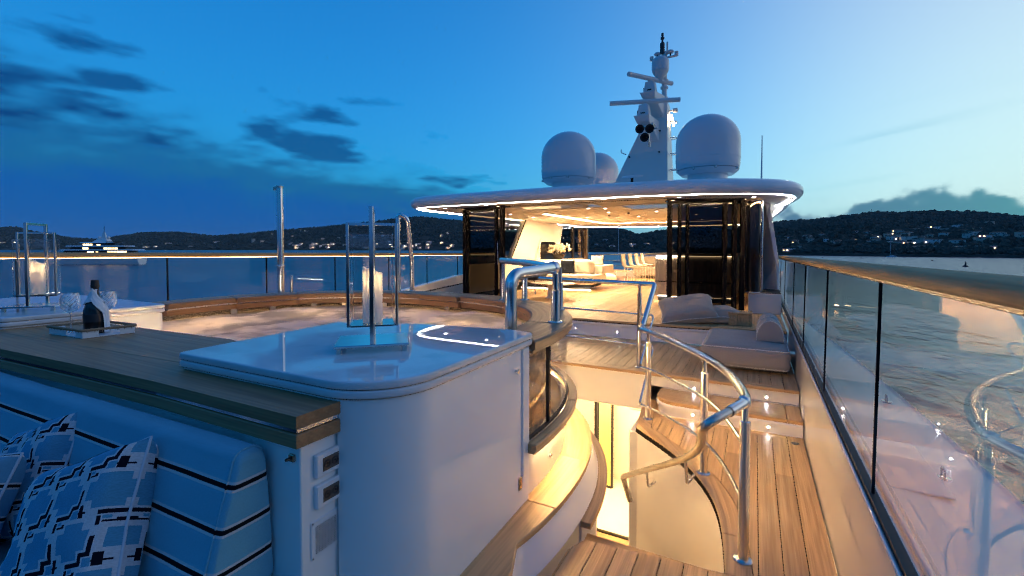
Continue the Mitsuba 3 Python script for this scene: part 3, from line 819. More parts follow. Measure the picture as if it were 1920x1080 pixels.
# the cabinet end under the counter: white panel with two sockets and a louvred grille
cab = thing('cabinet', 'white cabinet end under the teak counter holding sockets and a speaker grille', 'cabinet')
XE = -1.545
put(cab, bx(-1.9, XE, 1.165, 1.371, 0.2, 1.084, 0.004), 'gel_white')
part(cab, 'plinth', prism([(-7.3, 0.985), (-1.905, 1.185), (-1.905, 1.36), (-7.3, 1.36)], 0.2, 1.084), 'gel_white', False)
for nm, zc in (('upper', 0.975), ('lower', 0.85)):
    so = thing('socket', f'framed double socket with a smoked cover, the {nm} of two on the white cabinet end', 'socket')
    put(so, bx(XE, XE + 0.022, 1.222, 1.350, zc - 0.048, zc + 0.048, 0.005), 'tray_white')
    cv = part(so, 'cover', bx(XE + 0.022, XE + 0.0245, 1.252, 1.330, zc - 0.027, zc + 0.027), 'socket_dark', False)
    for y in (1.272, 1.310):
        part(cv, 'outlet', mv(rot(lathe([(0.010, 0), (0.016, 0), (0.016, 0.003), (0.010, 0.003)], n=18), 90, (0, 1, 0)), XE + 0.0246, y, zc), 'dark_metal')
        part(cv, 'outlet', mv(rot(lathe([(0, 0), (0.004, 0), (0.004, 0.003), (0, 0.003)], n=10), 90, (0, 1, 0)), XE + 0.0246, y, zc + 0.001), 'black')
gr = thing('speaker_grille', 'square white perforated speaker grille held by four screws on the cabinet end', 'grille')
put(gr, bx(XE, XE + 0.006, 1.205, 1.355, 0.60, 0.755, 0.002), 'tray_white')
holes = [(1.228 + i * 0.0075, 0.622 + j * 0.0075) for i in range(14) for j in range(15)]
part(gr, 'perforation', cat([bx(XE + 0.0061, XE + 0.0066, y - 0.0023, y + 0.0023, z - 0.0023, z + 0.0023) for y, z in holes]), 'black_soft', False, kind='stuff')
for y in (1.213, 1.347):
    for z in (0.607, 0.748):
        part(gr, 'screw', mv(rot(lathe([(0, 0), (0.004, 0), (0.003, 0.002), (0, 0.0025)], n=12), 90, (0, 1, 0)), XE + 0.006, y, z), 'dark_metal')
latch = thing('latch', 'small brass cupboard latch at the corner under the counter', 'latch')
put(latch, bx(-1.60, -1.57, 1.152, 1.164, 1.015, 1.045, 0.003), 'bronze')
part(latch, 'bolt', mv(rot(cyl(0, 0, 0, 0.02, 0.006, 12), 90, (1, 0, 0)), -1.585, 1.152, 1.03), 'black')

# ------------------------------------------------------------------ bench with striped upholstery and pillows
bench = thing('bench', 'blue upholstered bench with a thick backrest in dark and white stripes', 'bench')
XB = -1.70
prof = round_poly([(0.86, 0.50), (1.03, 1.075), (1.135, 1.075), (1.17, 0.50)], 0.045)
pc = np.array([prof.exterior.interpolate(x, normalized=True).coords[0] for x in np.linspace(0, 1, 120, endpoint=False)])
rings = []
cen = pc.mean(0)
for x, s in [(x_, 1.0) for x_ in np.linspace(-7.3, XB - 0.2, 90)] + [(XB - 0.16, 1.0), (XB - 0.05, 0.995), (XB - 0.02, 0.97), (XB - 0.006, 0.93), (XB, 0.86), (XB + 0.004, 0.5)]:
    p_ = cen + (pc - cen) * s
    rings.append(np.c_[np.full(120, x), p_])
v = np.vstack(rings + [[[XB + 0.004, *cen]]])
f = []
for r in range(len(rings) - 1):
    for i in range(120):
        a, b = r * 120 + i, r * 120 + (i + 1) % 120
        f += [[a, b, b + 120], [a, b + 120, a + 120]]
for i in range(120):
    f.append([(len(rings) - 1) * 120 + i, (len(rings) - 1) * 120 + (i + 1) % 120, len(v) - 1])
v += (meshkit.fbm(v * np.array([1.6, 5, 5]), 4, 14)[:, None] - 0.5) * np.array([0.0, 0.022, 0.014])
v[:, 1] += (v[:, 0] - XB) * 0.036      # the bench follows the slightly raked counter
m = trimesh.Trimesh(v, np.array(f), process=False)
if m.volume < 0:
    m.invert()
part(bench, 'backrest', m, 'stripe_cloth', 40, label='striped backrest, blue with black lines edged in white')
seam_ = np.c_[np.full(120, XB - 0.035), cen + (pc - cen) * 0.985]
seam_[:, 1] += (seam_[:, 0] - XB) * 0.036
part(bench, 'end_seam', tube(seam_, 0.0045, 8, closed=True), 'stripe_cloth', True)
part(bench, 'seat', bx(-7.3, -1.52, 0.25, 1.19, 0.30, 0.49, 0.05), 'stripe_cloth', 50)
part(bench, 'seat_piping', tube(fillet([(-7.3, 0.262, 0.47), (-1.545, 0.262, 0.47), (-1.545, 1.18, 0.47)], 0.05), 0.006, 8), 'black_soft', True)
put(bench, bx(-7.3, -1.56, 0.3, 1.16, 0.0, 0.299, 0.01), 'gel_white')


def pillow(name, label, w, d, h, center, right, updir, m, seed, cat_='pillow', group=None, pip=True, uvs=1.0, edge_mat='piping', pinch=0.12, wr=0.012):
    """A pillow whose face is spanned by right and updir."""
    ex = np.array(right, float) / np.linalg.norm(right)
    ey = np.array(updir, float)
    ey = ey - ex * (ex @ ey)
    ey /= np.linalg.norm(ey)
    ez = np.cross(ex, ey)
    me, uv, rim = cushion(w, d, h, seed, pinch=pinch, wrinkle=wr)
    M = frame_mat(np.array(center), ex, ey, ez)
    me.apply_transform(M)
    t = thing(name, label, cat_, group)
    put(t, me, m, True, uv=uv * uvs)
    if pip:
        r = (np.c_[rim, np.ones(len(rim))] @ M.T)[:, :3]
        part(t, 'piping', tube(r, 0.006, 8, closed=True), edge_mat, True)
    return t


pillow('pillow', 'patterned blue pillow with black and white cross print, front right one against the bench back', 0.60, 0.60, 0.26, (-2.35, 0.775, 0.715), (0.90, 0.22, 0.34), (-0.40, 0.40, 0.84), 'print_cloth', 3)
pillow('pillow', 'patterned cross print pillow half hidden behind the front one', 0.56, 0.56, 0.22, (-3.09, 0.86, 0.715), (0.90, 0.12, 0.32), (-0.38, 0.38, 0.84), 'print_cloth', 4)
pillow('pillow', 'patterned cross print pillow farthest along the bench at the picture edge', 0.54, 0.54, 0.20, (-4.02, 0.86, 0.69), (0.92, -0.10, 0.28), (-0.30, 0.38, 0.86), 'print_cloth', 6)
pillow('pillow', 'striped light blue pillow at the left picture edge in front of the printed ones', 0.52, 0.52, 0.22, (-3.02, 0.56, 0.70), (0.93, 0.32, 0.06), (-0.12, 0.42, 0.88), 'stripe_pillow', 8)

# ------------------------------------------------------------------ lanterns, tray, bottle, glasses


def lantern(x, y, z, yaw, label):
    t = thing('lantern', label, 'lantern')
    R = lambda m: mv(rot(m, yaw), x, y, z)
    bar = 0.011
    put(t, R(bx(-0.19, 0.19, -0.155, 0.155, 0.03, 0.043, 0.003)), 'steel')
    for sx in (-1, 1):
        for sy in (-1, 1):
            part(t, 'foot', R(bx(sx * 0.165 - 0.012, sx * 0.165 + 0.012, sy * 0.13 - 0.012, sy * 0.13 + 0.012, 0.0, 0.03)), 'steel_rough', False)
    # upright loop standing across, reaching above the box, and the box hung between
    for sy in (-1, 1):
        part(t, 'post', R(bx(-bar, bar, sy * 0.135 - bar, sy * 0.135 + bar, 0.043, 0.765, 0.002)), 'steel')
    part(t, 'top_bar', R(bx(-bar, bar, -0.124, 0.124, 0.743, 0.765, 0.002)), 'steel')
    for sx in (-1, 1):
        part(t, 'side_bar', R(bx(sx * 0.128 - bar * 0.7, sx * 0.128 + bar * 0.7, -bar, bar, 0.115, 0.685, 0.002)), 'steel')
    part(t, 'cross_bar', R(bx(-0.12, 0.12, -bar, bar, 0.669, 0.685, 0.002)), 'steel')
    part(t, 'cross_bar', R(bx(-0.12, 0.12, -bar, bar, 0.115, 0.129, 0.002)), 'steel')
    part(t, 'box_floor', R(bx(-0.11, 0.11, -0.11, 0.11, 0.13, 0.138)), 'steel', False)
    for k in range(4):
        m = trimesh.Trimesh(np.array([(-0.108, 0.108, 0.14), (0.108, 0.108, 0.14), (0.108, 0.108, 0.62), (-0.108, 0.108, 0.62)]), np.array([[0, 1, 2], [0, 2, 3]]), process=False)
        part(t, 'pane', R(rot(m, 90 * k)), 'glass', False)
        part(t, 'pane_edge', R(rot(bx(0.106, 0.111, 0.106, 0.111, 0.14, 0.622), 90 * k)), 'glass_solid', False)
        part(t, 'pane_edge', R(rot(bx(-0.106, 0.106, 0.106, 0.111, 0.617, 0.622), 90 * k)), 'glass_solid', False)
    # candle with a slanting burnt top
    n = 40
    ang = np.linspace(0, 2 * np.pi, n, endpoint=False)
    rings = []
    for r_, h_, s_ in ((0.052, 0.139, 0), (0.053, 0.2, 0), (0.053, 0.415, 0.5), (0.050, 0.425, 0.95), (0.044, 0.421, 1.0), (0.03, 0.408, 0.9), (0.004, 0.402, 0.8)):
        zz = h_ + s_ * (-0.020 * np.cos(ang - 0.3) * r_ / 0.05 + 0.006 * np.sin(3 * ang))
        rings.append(np.c_[r_ * np.cos(ang), r_ * np.sin(ang), zz])
    cd = part(t, 'candle', R(loft(rings, caps='both')), 'wax', 60)
    part(cd, 'wick', R(mv(cyl(0, 0, 0.40, 0.412, 0.0018, 8))), 'black')
    part(cd, 'ember', R(lathe([(0, 0.355), (0.010, 0.36), (0.010, 0.372), (0, 0.378)], n=10)), 'lamp_body', emitter=glow(40, (1, 0.66, 0.34), 0.5))
    return t


lantern(-1.86, 1.87, 1.30, 43, 'tall steel and glass lantern with a white candle on the near stone console')
lantern(-5.62, 1.62, 1.30, 47, 'tall steel and glass lantern with a white candle on the far console at the left')

tr = thing('tray', 'white wooden tray with a woven rattan rim standing on the teak counter', 'tray')
tc = np.array([(-4.60, 1.38), (-4.15, 1.415), (-4.10, 1.70), (-4.55, 1.665)])
TP = Polygon(tc)
put(tr, prism(TP, 1.212, 1.219), 'tray_white', False)
cs = [tc[i] for i in range(4)]
ctr = tc.mean(0)
for i in range(4):
    a, b = cs[i], cs[(i + 1) % 4]
    d = (b - a) / np.linalg.norm(b - a)
    nin = np.array([-d[1], d[0]])
    L = np.linalg.norm(b - a)
    if i in (0, 1, 2, 3):
        wall = Polygon([a, b, b + nin * 0.008, a + nin * 0.008])
        if i in (1, 3):     # the handle ends are cut out in the middle
            for lo, hi in ((0, 0.30), (0.70, 1.0)):
                part(tr, 'side', prism(Polygon([a + d * L * lo, a + d * L * hi, a + d * L * hi + nin * 0.008, a + d * L * lo + nin * 0.008]), 1.2195, 1.262), 'tray_white', False)
        else:
            lo_, hi_ = (0.52, 0.80) if i == 0 else (0.25, 0.75)
            for lo, hi in ((0, lo_), (hi_, 1.0)):
                part(tr, 'side', prism(Polygon([a + d * L * lo, a + d * L * hi, a + d * L * hi + nin * 0.008, a + d * L * lo + nin * 0.008]), 1.2195, 1.262), 'tray_white', False)
ring = TP.buffer(0.008, join_style=1)
rl_ = np.array([ring.exterior.interpolate(s, normalized=True).coords[0] for s in np.linspace(0, 1, 260, endpoint=False)])
th = np.arange(260) * 0.85
nrm = np.array([np.roll(rl_, -1, 0) - np.roll(rl_, 1, 0)])[0]
nrm = np.c_[nrm[:, 1], -nrm[:, 0]] / np.linalg.norm(nrm, axis=1, keepdims=True)
strands = []
for ph in (0, 2.1, 4.2):
    strands.append(tube(np.c_[rl_ + nrm * (0.006 * np.cos(th + ph))[:, None], 1.268 + 0.006 * np.sin(th + ph)], 0.0045, 6, closed=True))
part(tr, 'rattan_rim', cat(strands), 'rattan', True)
tufts = []
for i in range(0, 260, 7):
    p_ = rl_[i] + nrm[i] * 0.006
    tufts.append(tube([(p_[0], p_[1], 1.268), (p_[0] + nrm[i][0] * 0.003, p_[1] + nrm[i][1] * 0.003, 1.246)], 0.0022, 5))
part(tr, 'lacing', cat(tufts), 'rattan', True, kind='stuff')


def wine_glass(x, y, label):
    t = thing('wine_glass', label, 'glass')
    n = 72
    prof = [(0.040, 0.0), (0.032, 0.004), (0.008, 0.010), (0.0058, 0.03), (0.0058, 0.13), (0.009, 0.145), (0.036, 0.162), (0.053, 0.19), (0.057, 0.23), (0.050, 0.292)]
    out = lathe([(0, 0)] + prof[:6] + [(0, 0.146)], x, y, 1.2195, 28)
    part(t, 'stem', out, 'glass_crystal', True)
    ang = np.linspace(0, 2 * np.pi, n, endpoint=False)
    # resample finely so that the twisted flutes read
    hs = np.array([0.1455] + [h for _, h in prof[6:]])
    rs = np.array([0.006] + [r for r, _ in prof[6:]])
    from scipy.interpolate import PchipInterpolator
    fr = PchipInterpolator(hs, rs)
    outer = []
    for h_ in np.linspace(0.1455, 0.292, 26):
        r_ = float(fr(h_))
        amp = 0.05 * np.clip((h_ - 0.152) / 0.02, 0, 1) * np.clip((0.286 - h_) / 0.02, 0, 1)
        w = np.cos(12 * (ang - h_ * 16))
        rr_ = r_ * (1 + amp * w)
        outer.append(np.c_[x + rr_ * np.cos(ang), y + rr_ * np.sin(ang), np.full(n, 1.2195 + h_)])
    put(t, loft(outer, caps='bottom'), 'glass_crystal', True)
    return t


wine_glass(-4.50, 1.47, 'fluted crystal wine glass standing at the near end of the tray')
wine_glass(-4.42, 1.66, 'fluted crystal wine glass half hidden behind the wrapped bottle')
bt = thing('bottle', 'dark champagne bottle wrapped in a white napkin standing in the tray', 'bottle')
bxx, byy, bz = -4.315, 1.55, 1.2195
prof = [(0, 0), (0.066, 0.0), (0.071, 0.01), (0.072, 0.12), (0.069, 0.17), (0.054, 0.215), (0.030, 0.265), (0.020, 0.30), (0.018, 0.345)]
put(bt, lathe(prof + [(0, 0.345)], bxx, byy, bz, 40), 'black', 40)
part(bt, 'foil_cap', lathe([(0.0198, 0.302), (0.023, 0.335), (0.026, 0.34), (0.026, 0.354), (0.0235, 0.358), (0.0235, 0.385), (0.020, 0.39), (0, 0.391)], bxx, byy, bz, 30), 'black_soft', 40)
part(bt, 'label_band', lathe([(0.0722, 0.085), (0.0729, 0.087), (0.0725, 0.14), (0.0715, 0.142)], bxx, byy, bz, 40), 'dark_metal', 40)
# napkin: a folded cloth round the shoulders, one end falling down the front
from scipy.interpolate import PchipInterpolator
bo = PchipInterpolator([h for _, h in prof[1:]], [r for r, _ in prof[1:]])


def drape(a0, a1, h_of, wid_of, off_of, n=46, m=22, seed=0):
    """A cloth band over the bottle: runs from angle a0 to a1 at height h_of(s), its width across wid_of(s)."""
    S, Wd = np.meshgrid(np.linspace(0, 1, n), np.linspace(-1, 1, m), indexing='ij')
    a = a0 + (a1 - a0) * S + 0.10 * Wd * S
    h = np.clip(h_of(S) + Wd * wid_of(S) * 0.5, 0.0, 0.34)
    fold = 0.0035 * np.cos(Wd * 9 + S * 4 + seed) + 0.006 * (meshkit.noise(np.stack([S * 7, Wd * 2.5, 0 * S + seed], -1)) - 0.5)
    r = bo(h) + off_of(S) + np.abs(fold) + 0.003
    P1 = np.stack([bxx + r * np.cos(a), byy + r * np.sin(a), bz + h], -1)
    P2 = np.stack([bxx + (r + 0.003) * np.cos(a), byy + (r + 0.003) * np.sin(a), bz + h], -1)
    V = np.vstack([P1.reshape(-1, 3), P2.reshape(-1, 3)])
    F = []
    for i in range(n - 1):
        for j in range(m - 1):
            p0, p1, p2, p3 = i * m + j, (i + 1) * m + j, (i + 1) * m + j + 1, i * m + j + 1
            o = n * m
            F += [[p0, p2, p1], [p0, p3, p2], [p0 + o, p1 + o, p2 + o], [p0 + o, p2 + o, p3 + o]]
    return trimesh.Trimesh(V, np.array(F), process=False)


cam_a = math.atan2(-byy, -bxx)      # the side of the bottle that faces the seats
part(bt, 'napkin', drape(cam_a - 3.0, cam_a + 0.30, lambda s: 0.262 - 0.02 * np.cos(s * 3), lambda s: 0.085 + 0 * s, lambda s: 0.004 + 0 * s, seed=1), 'napkin', True)
part(bt, 'napkin', drape(cam_a - 0.55, cam_a + 0.62, lambda s: 0.292 - 0.10 * s ** 1.3, lambda s: 0.085 + 0.02 * s, lambda s: 0.010 + 0.004 * s, seed=4), 'napkin', True)
S_, W_ = np.meshgrid(np.linspace(0, 1, 40), np.linspace(-1, 1, 16), indexing='ij')
aa_ = cam_a + 0.60 + 0.20 * np.sin(S_ * 2.6) + W_ * (0.36 - 0.10 * S_)
hh_ = 0.215 - 0.21 * S_ + 0.004 * np.cos(W_ * 6)
rr_ = bo(np.clip(hh_, 0.0, 0.31)) + 0.012 + 0.005 * np.cos(W_ * 8 + S_ * 3) + 0.02 * S_ ** 6
P1 = np.stack([bxx + rr_ * np.cos(aa_), byy + rr_ * np.sin(aa_), bz + hh_ + 0.003], -1)
P2 = P1 + np.stack([0.003 * np.cos(aa_), 0.003 * np.sin(aa_), 0 * aa_], -1)
V_ = np.vstack([P1.reshape(-1, 3), P2.reshape(-1, 3)])
F_ = []
for i in range(39):
    for j in range(15):
        p0, p1, p2, p3 = i * 16 + j, (i + 1) * 16 + j, (i + 1) * 16 + j + 1, i * 16 + j + 1
        F_ += [[p0, p1, p2], [p0, p2, p3], [p0 + 640, p1 + 640, p2 + 640], [p0 + 640, p2 + 640, p3 + 640]]
part(bt, 'napkin', trimesh.Trimesh(V_, np.array(F_), process=False), 'napkin', True)

# ------------------------------------------------------------------ steel rails and poles on the tub rim
ZR = 1.25


def flange(x, y, z, r):
    return lathe([(0, 0), (r, 0), (r, 0.006), (r * 0.75, 0.012), (0, 0.012)], x, y, z, 28)


g = thing('grab_rail', 'thick polished steel grab rail bending round the tub entry', 'handrail')
JX, JY, JZ = -1.44, 3.44, 1.685
put(g, tube(fillet([(-1.531, 2.875, ZR), (-1.531, 2.875, 1.655), (JX, JY, JZ)], 0.10, 12), 0.043, 22), 'steel', True)
part(g, 'upper_bar', tube([(-2.60, 4.66, 1.70), (-2.0, 4.12, 1.695), (JX, JY, JZ)], 0.036, 20), 'steel', True)
part(g, 'joint', lathe([(0, -0.055), (0.035, -0.045), (0.053, -0.02), (0.056, 0), (0.053, 0.02), (0.035, 0.045), (0, 0.055)], JX, JY, JZ, 24), 'steel', True)
for x, y, s in ((-1.405, 3.40, 1), (-1.663, 4.137, 0.8), (-2.328, 4.71, 0.9), (-2.55, 4.60, 0.8)):
    zt = 1.64 if s == 1 else 1.66
    part(g, 'post', cat([tube([(x, y, ZR), (x, y, ZR + 0.26)], 0.036 * s, 20), tube([(x, y, ZR + 0.262), (x, y, zt)], 0.024 * s, 18), flange(x, y, ZR, 0.062 * s)]), 'steel', 40)
part(g, 'foot_flange', flange(-1.531, 2.868, ZR, 0.065), 'steel', 40)
g = thing('grab_rail', 'tall steel grab loop on the far tub rim, its top sloping down to the right', 'handrail')
put(g, tube(fillet([(-4.226, 4.72, ZR), (-4.226, 4.72, 2.30), (-4.13, 4.80, 2.24), (-4.17, 4.93, 1.66), (-4.17, 4.93, ZR)], 0.06, 9), 0.030, 18), 'steel', True)
part(g, 'foot_flange', flange(-4.226, 4.72, ZR, 0.05), 'steel', 40)
part(g, 'foot_flange', flange(-4.17, 4.93, ZR, 0.05), 'steel', 40)
g = thing('shower_pole', 'thick polished steel pole standing on the far left rim of the tub', 'pole')
px_, py_ = -5.60, 3.97
put(g, tube([(px_, py_, ZR), (px_, py_, 2.64)], 0.042, 24), 'steel', True)
part(g, 'head', cat([tube([(px_, py_, 2.635), (px_, py_, 2.665)], 0.046, 24), bx(px_ - 0.10, px_ - 0.03, py_ - 0.03, py_ + 0.03, 2.615, 2.66, 0.006)]), 'steel_rough', 40)
part(g, 'collar', lathe([(0.043, 0), (0.05, 0.01), (0.05, 0.03), (0.043, 0.04)], px_, py_, ZR + 0.33, 24), 'steel', True)
part(g, 'valve', tube([(px_ + 0.13, py_ + 0.06, ZR), (px_ + 0.13, py_ + 0.06, ZR + 0.23)], 0.018, 14), 'steel', True)

# ------------------------------------------------------------------ stair railing
s = thing('stair_railing', 'curved polished steel railing round the stair opening with two thin mid rails', 'railing')
A, B, Cc = np.array([-0.037, 2.993]), np.array([-0.348, 4.013]), np.array([-0.996, 5.024])


def stanchion(owner, x, y, z0, z1, r=0.030):
    part(owner, 'post', cat([tube([(x, y, z0), (x, y, z1 - 0.12)], r, 20), tube([(x, y, z1 - 0.118), (x, y, z1 - 0.01)], r * 0.62, 18), flange(x, y, z0, r * 1.75),
                             lathe([(r, -0.006), (r, 0), (r * 0.62, 0.004)], x, y, z1 - 0.12, 20)]), 'steel', 40)


for q in (A, B, Cc):
    stanchion(s, q[0], q[1], 0.0, 0.95)
top = spline([(-1.12, 5.16, 0.945), (-0.996, 5.03, 0.945), (-0.70, 4.60, 0.955), (-0.348, 4.013, 0.96), (-0.13, 3.50, 0.955), (-0.05, 3.16, 0.95)], 40)
down = spline([(-0.115, 2.80, 0.935), (-0.21, 2.66, 0.90), (-0.26, 2.86, 0.76), (-0.33, 3.32, 0.47), (-0.56, 3.85, 0.11), (-0.85, 4.25, -0.19), (-1.09, 4.44, -0.39)], 60)
put(s, tube(np.vstack([top, fillet([top[-1], (-0.03, 3.0, 0.95), down[0]], 0.09, 8)[1:-1], [down[0]]]), 0.030, 20), 'steel', True)
part(s, 'descending_rail', tube(np.vstack([fillet([down[0] + [0.02, 0.05, 0.003], down[0], down[1]], 0.03, 4)[:-1], down[1:], fillet([down[-1], (-1.125, 4.47, -0.42), (-1.06, 4.5, -0.66)], 0.03, 6)[1:]]), 0.026, 18), 'steel_rough', True, label='descending handrail of brushed bronze coloured steel')
tl = top[1:-1]
tn = np.gradient(tl[:, :2], axis=0)
tn = np.c_[tn[:, 1], -tn[:, 0]] / np.linalg.norm(tn, axis=1, keepdims=True)
la, lb = np.c_[tl[:, :2] + tn * 0.007, tl[:, 2] - 0.0305], np.c_[tl[:, :2] - tn * 0.007, tl[:, 2] - 0.0305]
lm = loft([la, lb], caps='none', closed=False)
if lm.face_normals[:, 2].mean() > 0:
    lm.invert()
part(s, 'under_light', lm, 'lamp_body', False, emitter=glow(46, (1, 0.57, 0.22), 4))
part(s, 'joint', lathe([(0, -0.037), (0.030, -0.03), (0.037, 0), (0.030, 0.03), (0, 0.037)], -0.042, 2.985, 0.948, 20), 'steel', True)
for zA, zB, zC, nm in ((0.70, 0.635, 0.545, 'mid_rail'), (0.365, 0.285, 0.13, 'mid_rail')):
    pts = spline([(-1.10, 5.10, zC - 0.01), (Cc[0] - 0.03, Cc[1] - 0.0, zC), (-0.72, 4.56, (zC + zB) / 2 + 0.01), (B[0] - 0.028, B[1], zB), (-0.16, 3.46, (zA + zB) / 2), (A[0] - 0.02, A[1] + 0.02, zA)], 44)
    part(s, nm, tube(pts, 0.0125, 12), 'steel', True)
for (rx, ry, rz), (wx_, wy_) in (((-0.44, 3.62, 0.28), (-0.405, 3.86)), ((-0.85, 4.25, -0.19), (-0.81, 4.44))):
    part(s, 'bracket', tube(fillet([(rx, ry, rz - 0.02), (rx + 0.01, ry + 0.02, rz - 0.22 + (0.05 if rz < 0 else 0)), (wx_, wy_, rz - 0.24 + (0.05 if rz < 0 else 0))], 0.04, 6), 0.011, 12), 'steel', True)

r = thing('railing', 'straight polished steel railing along the platform edge from the tub to the stairs', 'railing')
ZT = 1.39
put(r, tube(fillet([(-2.75, 6.03, ZT + 0.012), (-1.10, 5.90, ZT), (-1.105, 5.24, 0.965), (-1.08, 5.13, 0.948)], 0.03, 6), 0.029, 20), 'steel', True)
stanchion(r, -1.28, 5.86, ZL2, ZT, 0.027)
for z0, z1 in ((1.0, 0.56), (0.61, 0.14)):
    part(r, 'mid_rail', tube(fillet([(-2.75, 6.02, z0 + 0.01), (-1.12, 5.875, z0), (-1.115, 5.875, z0 - 0.04), (-1.10, 5.10, z1)], 0.015, 5), 0.0125, 12), 'steel', True)

# ------------------------------------------------------------------ starboard bulwark, glass balustrade and teak rail
bul = thing('bulwark', 'glossy white starboard bulwark with a dark gasket along its top', 'bulwark')
yz = [(-1.5, -0.3), (12.6, -0.3), (12.6, 0.76), (9.5, 0.745), (2.2, 0.725), (-1.5, 0.715)]
put(bul, yz_slab(yz, 0.445, 0.58), 'gel_gloss', False)
part(bul, 'cap_strip', tube([(0.452, -1.5, 0.722), (0.452, 2.2, 0.731), (0.452, 9.5, 0.751), (0.452, 12.6, 0.766)], 0.006, 8), 'gel_white', True)
part(bul, 'gasket', yz_slab([(-1.5, 0.716), (2.2, 0.726), (9.5, 0.746), (12.6, 0.761), (12.6, 0.79), (9.5, 0.772), (2.2, 0.752), (-1.5, 0.742)], 0.464, 0.50), 'black_soft', False)
part(bul, 'outer_bead', tube([(0.545, -1.5, 0.722), (0.545, 2.2, 0.732), (0.545, 12.6, 0.767)], 0.016, 10), 'gel_white', True)
part(bul, 'access_plate', mv(rot(lathe([(0, 0), (0.075, 0), (0.075, 0.006), (0.07, 0.009), (0, 0.009)], n=40), -90, (0, 1, 0)), 0.445, 5.34, 0.20), 'satin_white', 40, label='round white cover plate low on the bulwark beside the steps')


def rail_z(y):
    return np.interp(y, [-2, 1.3, 14], [1.775, 1.748, 1.60])


bal = thing('balustrade', 'starboard glass balustrade of frameless panes under a thick oval teak handrail', 'balustrade')
ys = [-1.4, 0.88, 2.54, 4.19, 5.9, 7.5, 9.6, 11.2, 12.6]
for a, b in zip(ys, ys[1:]):
    z0a, z0b = np.interp([a, b], [-1.5, 12.6], [0.735, 0.782])
    ring = np.array([(0.481, a + 0.005, z0a), (0.481, b - 0.005, z0b), (0.492, b - 0.005, rail_z(b) - 0.02), (0.492, a + 0.005, rail_z(a) - 0.02)])
    part(bal, 'glass_pane', trimesh.Trimesh(ring, np.array([[0, 1, 2], [0, 2, 3]]), process=False), 'glass_rail', False)
    part(bal, 'joint', trimesh.convex.convex_hull(np.array([(x, b + d, z) for x0, z in ((0.481, z0b), (0.492, rail_z(b) - 0.02)) for x in (x0 - 0.006, x0 + 0.006) for d in (-0.005, 0.005)])), 'black', False)
yy = np.linspace(-1.5, 13.5, 60)
put(bal, tube(np.c_[np.full(60, 0.497), yy, rail_z(yy) + 0.008], 0.052, 26, squash=0.66), 'teak_rail', True)
part(bal, 'rail_channel', tube(np.c_[np.full(60, 0.490), yy, rail_z(yy) - 0.028], 0.011, 8), 'steel_rough', True)
# the hull's lower side deck outside the glass
hull = thing('hull_side', 'white moulded lower side deck and hull outside the starboard glass', kind='structure')
out = spline([(1.95, -2), (2.03, 3.0), (2.02, 5.4), (1.86, 9.0), (1.5, 14.0), (1.0, 19.0)], 40)
ins = np.c_[np.full(40, 0.585), out[:, 1]]
rings = [np.c_[ins, np.full(40, 0.45)], np.c_[ins + [0.05, 0], np.full(40, 0.25)], np.c_[ins * 0.85 + out * 0.15, np.full(40, -0.20)], np.c_[ins * 0.5 + out * 0.5, np.full(40, -0.24)], np.c_[out - [0.10, 0], np.full(40, -0.28)], np.c_[out - [0.06, 0], np.full(40, -0.25)], np.c_[out, np.full(40, -0.29)], np.c_[out + [0.02, 0], np.full(40, -0.8)], np.c_[out - [0.5, 0], np.full(40, -11.2)]]
put(hull, loft(rings, caps='none', closed=False), 'gel_white', 50)
part(hull, 'hatch', bx(1.0, 1.5, 1.3, 2.6, -0.236, -0.215, 0.01), 'gel_white', 40)
part(hull, 'hatch', bx(1.05, 1.5, 5.0, 6.2, -0.24, -0.22, 0.01), 'gel_white', 40)
for x, y, lab in ((1.62, 7.9, 'small chrome mooring eye on the outer side deck, farther one'), (1.55, 5.5, 'small chrome mooring eye on the outer side deck, middle one')):
    t = thing('deck_eye', lab, 'fitting')
    put(t, flange(x, y, -0.262, 0.06), 'steel', 40)
    part(t, 'loop', tube(fillet([(x, y - 0.045, -0.25), (x, y - 0.04, -0.17), (x, y + 0.04, -0.17), (x, y + 0.045, -0.25)], 0.03, 6), 0.009, 10), 'steel', True)
t = thing('hand_hold', 'bent steel hand hold on the outer side deck seen low through the glass', 'handrail')
put(t, tube(fillet([(1.05, 1.75, -0.22), (1.05, 1.75, -0.05), (1.35, 1.85, -0.05), (1.35, 1.85, -0.22)], 0.05, 7), 0.02, 14), 'steel', True)

# ------------------------------------------------------------------ port bulwark and balustrade
pb = thing('bulwark', 'white port bulwark rising towards the deckhouse beyond the tub', 'bulwark')
put(pb, yz_slab([(0.2, -0.3), (12.5, -0.3), (12.5, 1.10), (10.9, 1.055), (8.36, 0.80), (7.2, 0.69), (0.2, 0.67)], -7.62, -7.46), 'gel_white', False)
part(pb, 'inner_panel', yz_slab([(7.3, 0.3), (12.4, 0.3), (12.4, 0.85), (10.9, 0.82), (9.0, 0.715), (7.3, 0.60)], -7.459, -7.35), 'satin_white', False)
part(pb, 'gasket', tube([(-7.352, 7.3, 0.605), (-7.352, 9.0, 0.722), (-7.352, 10.9, 0.828), (-7.352, 12.4, 0.858)], 0.014, 8), 'black_soft', True)
pbal = thing('balustrade', 'port glass balustrade of frameless panes with an underlit teak handrail', 'balustrade')
ys = [0.2, 2.0, 3.54, 5.07, 6.55, 8.1, 9.51, 10.9, 12.5]


def prail(y):
    return np.interp(y, [0, 1.9, 11.0, 14], [1.775, 1.755, 1.65, 1.62])


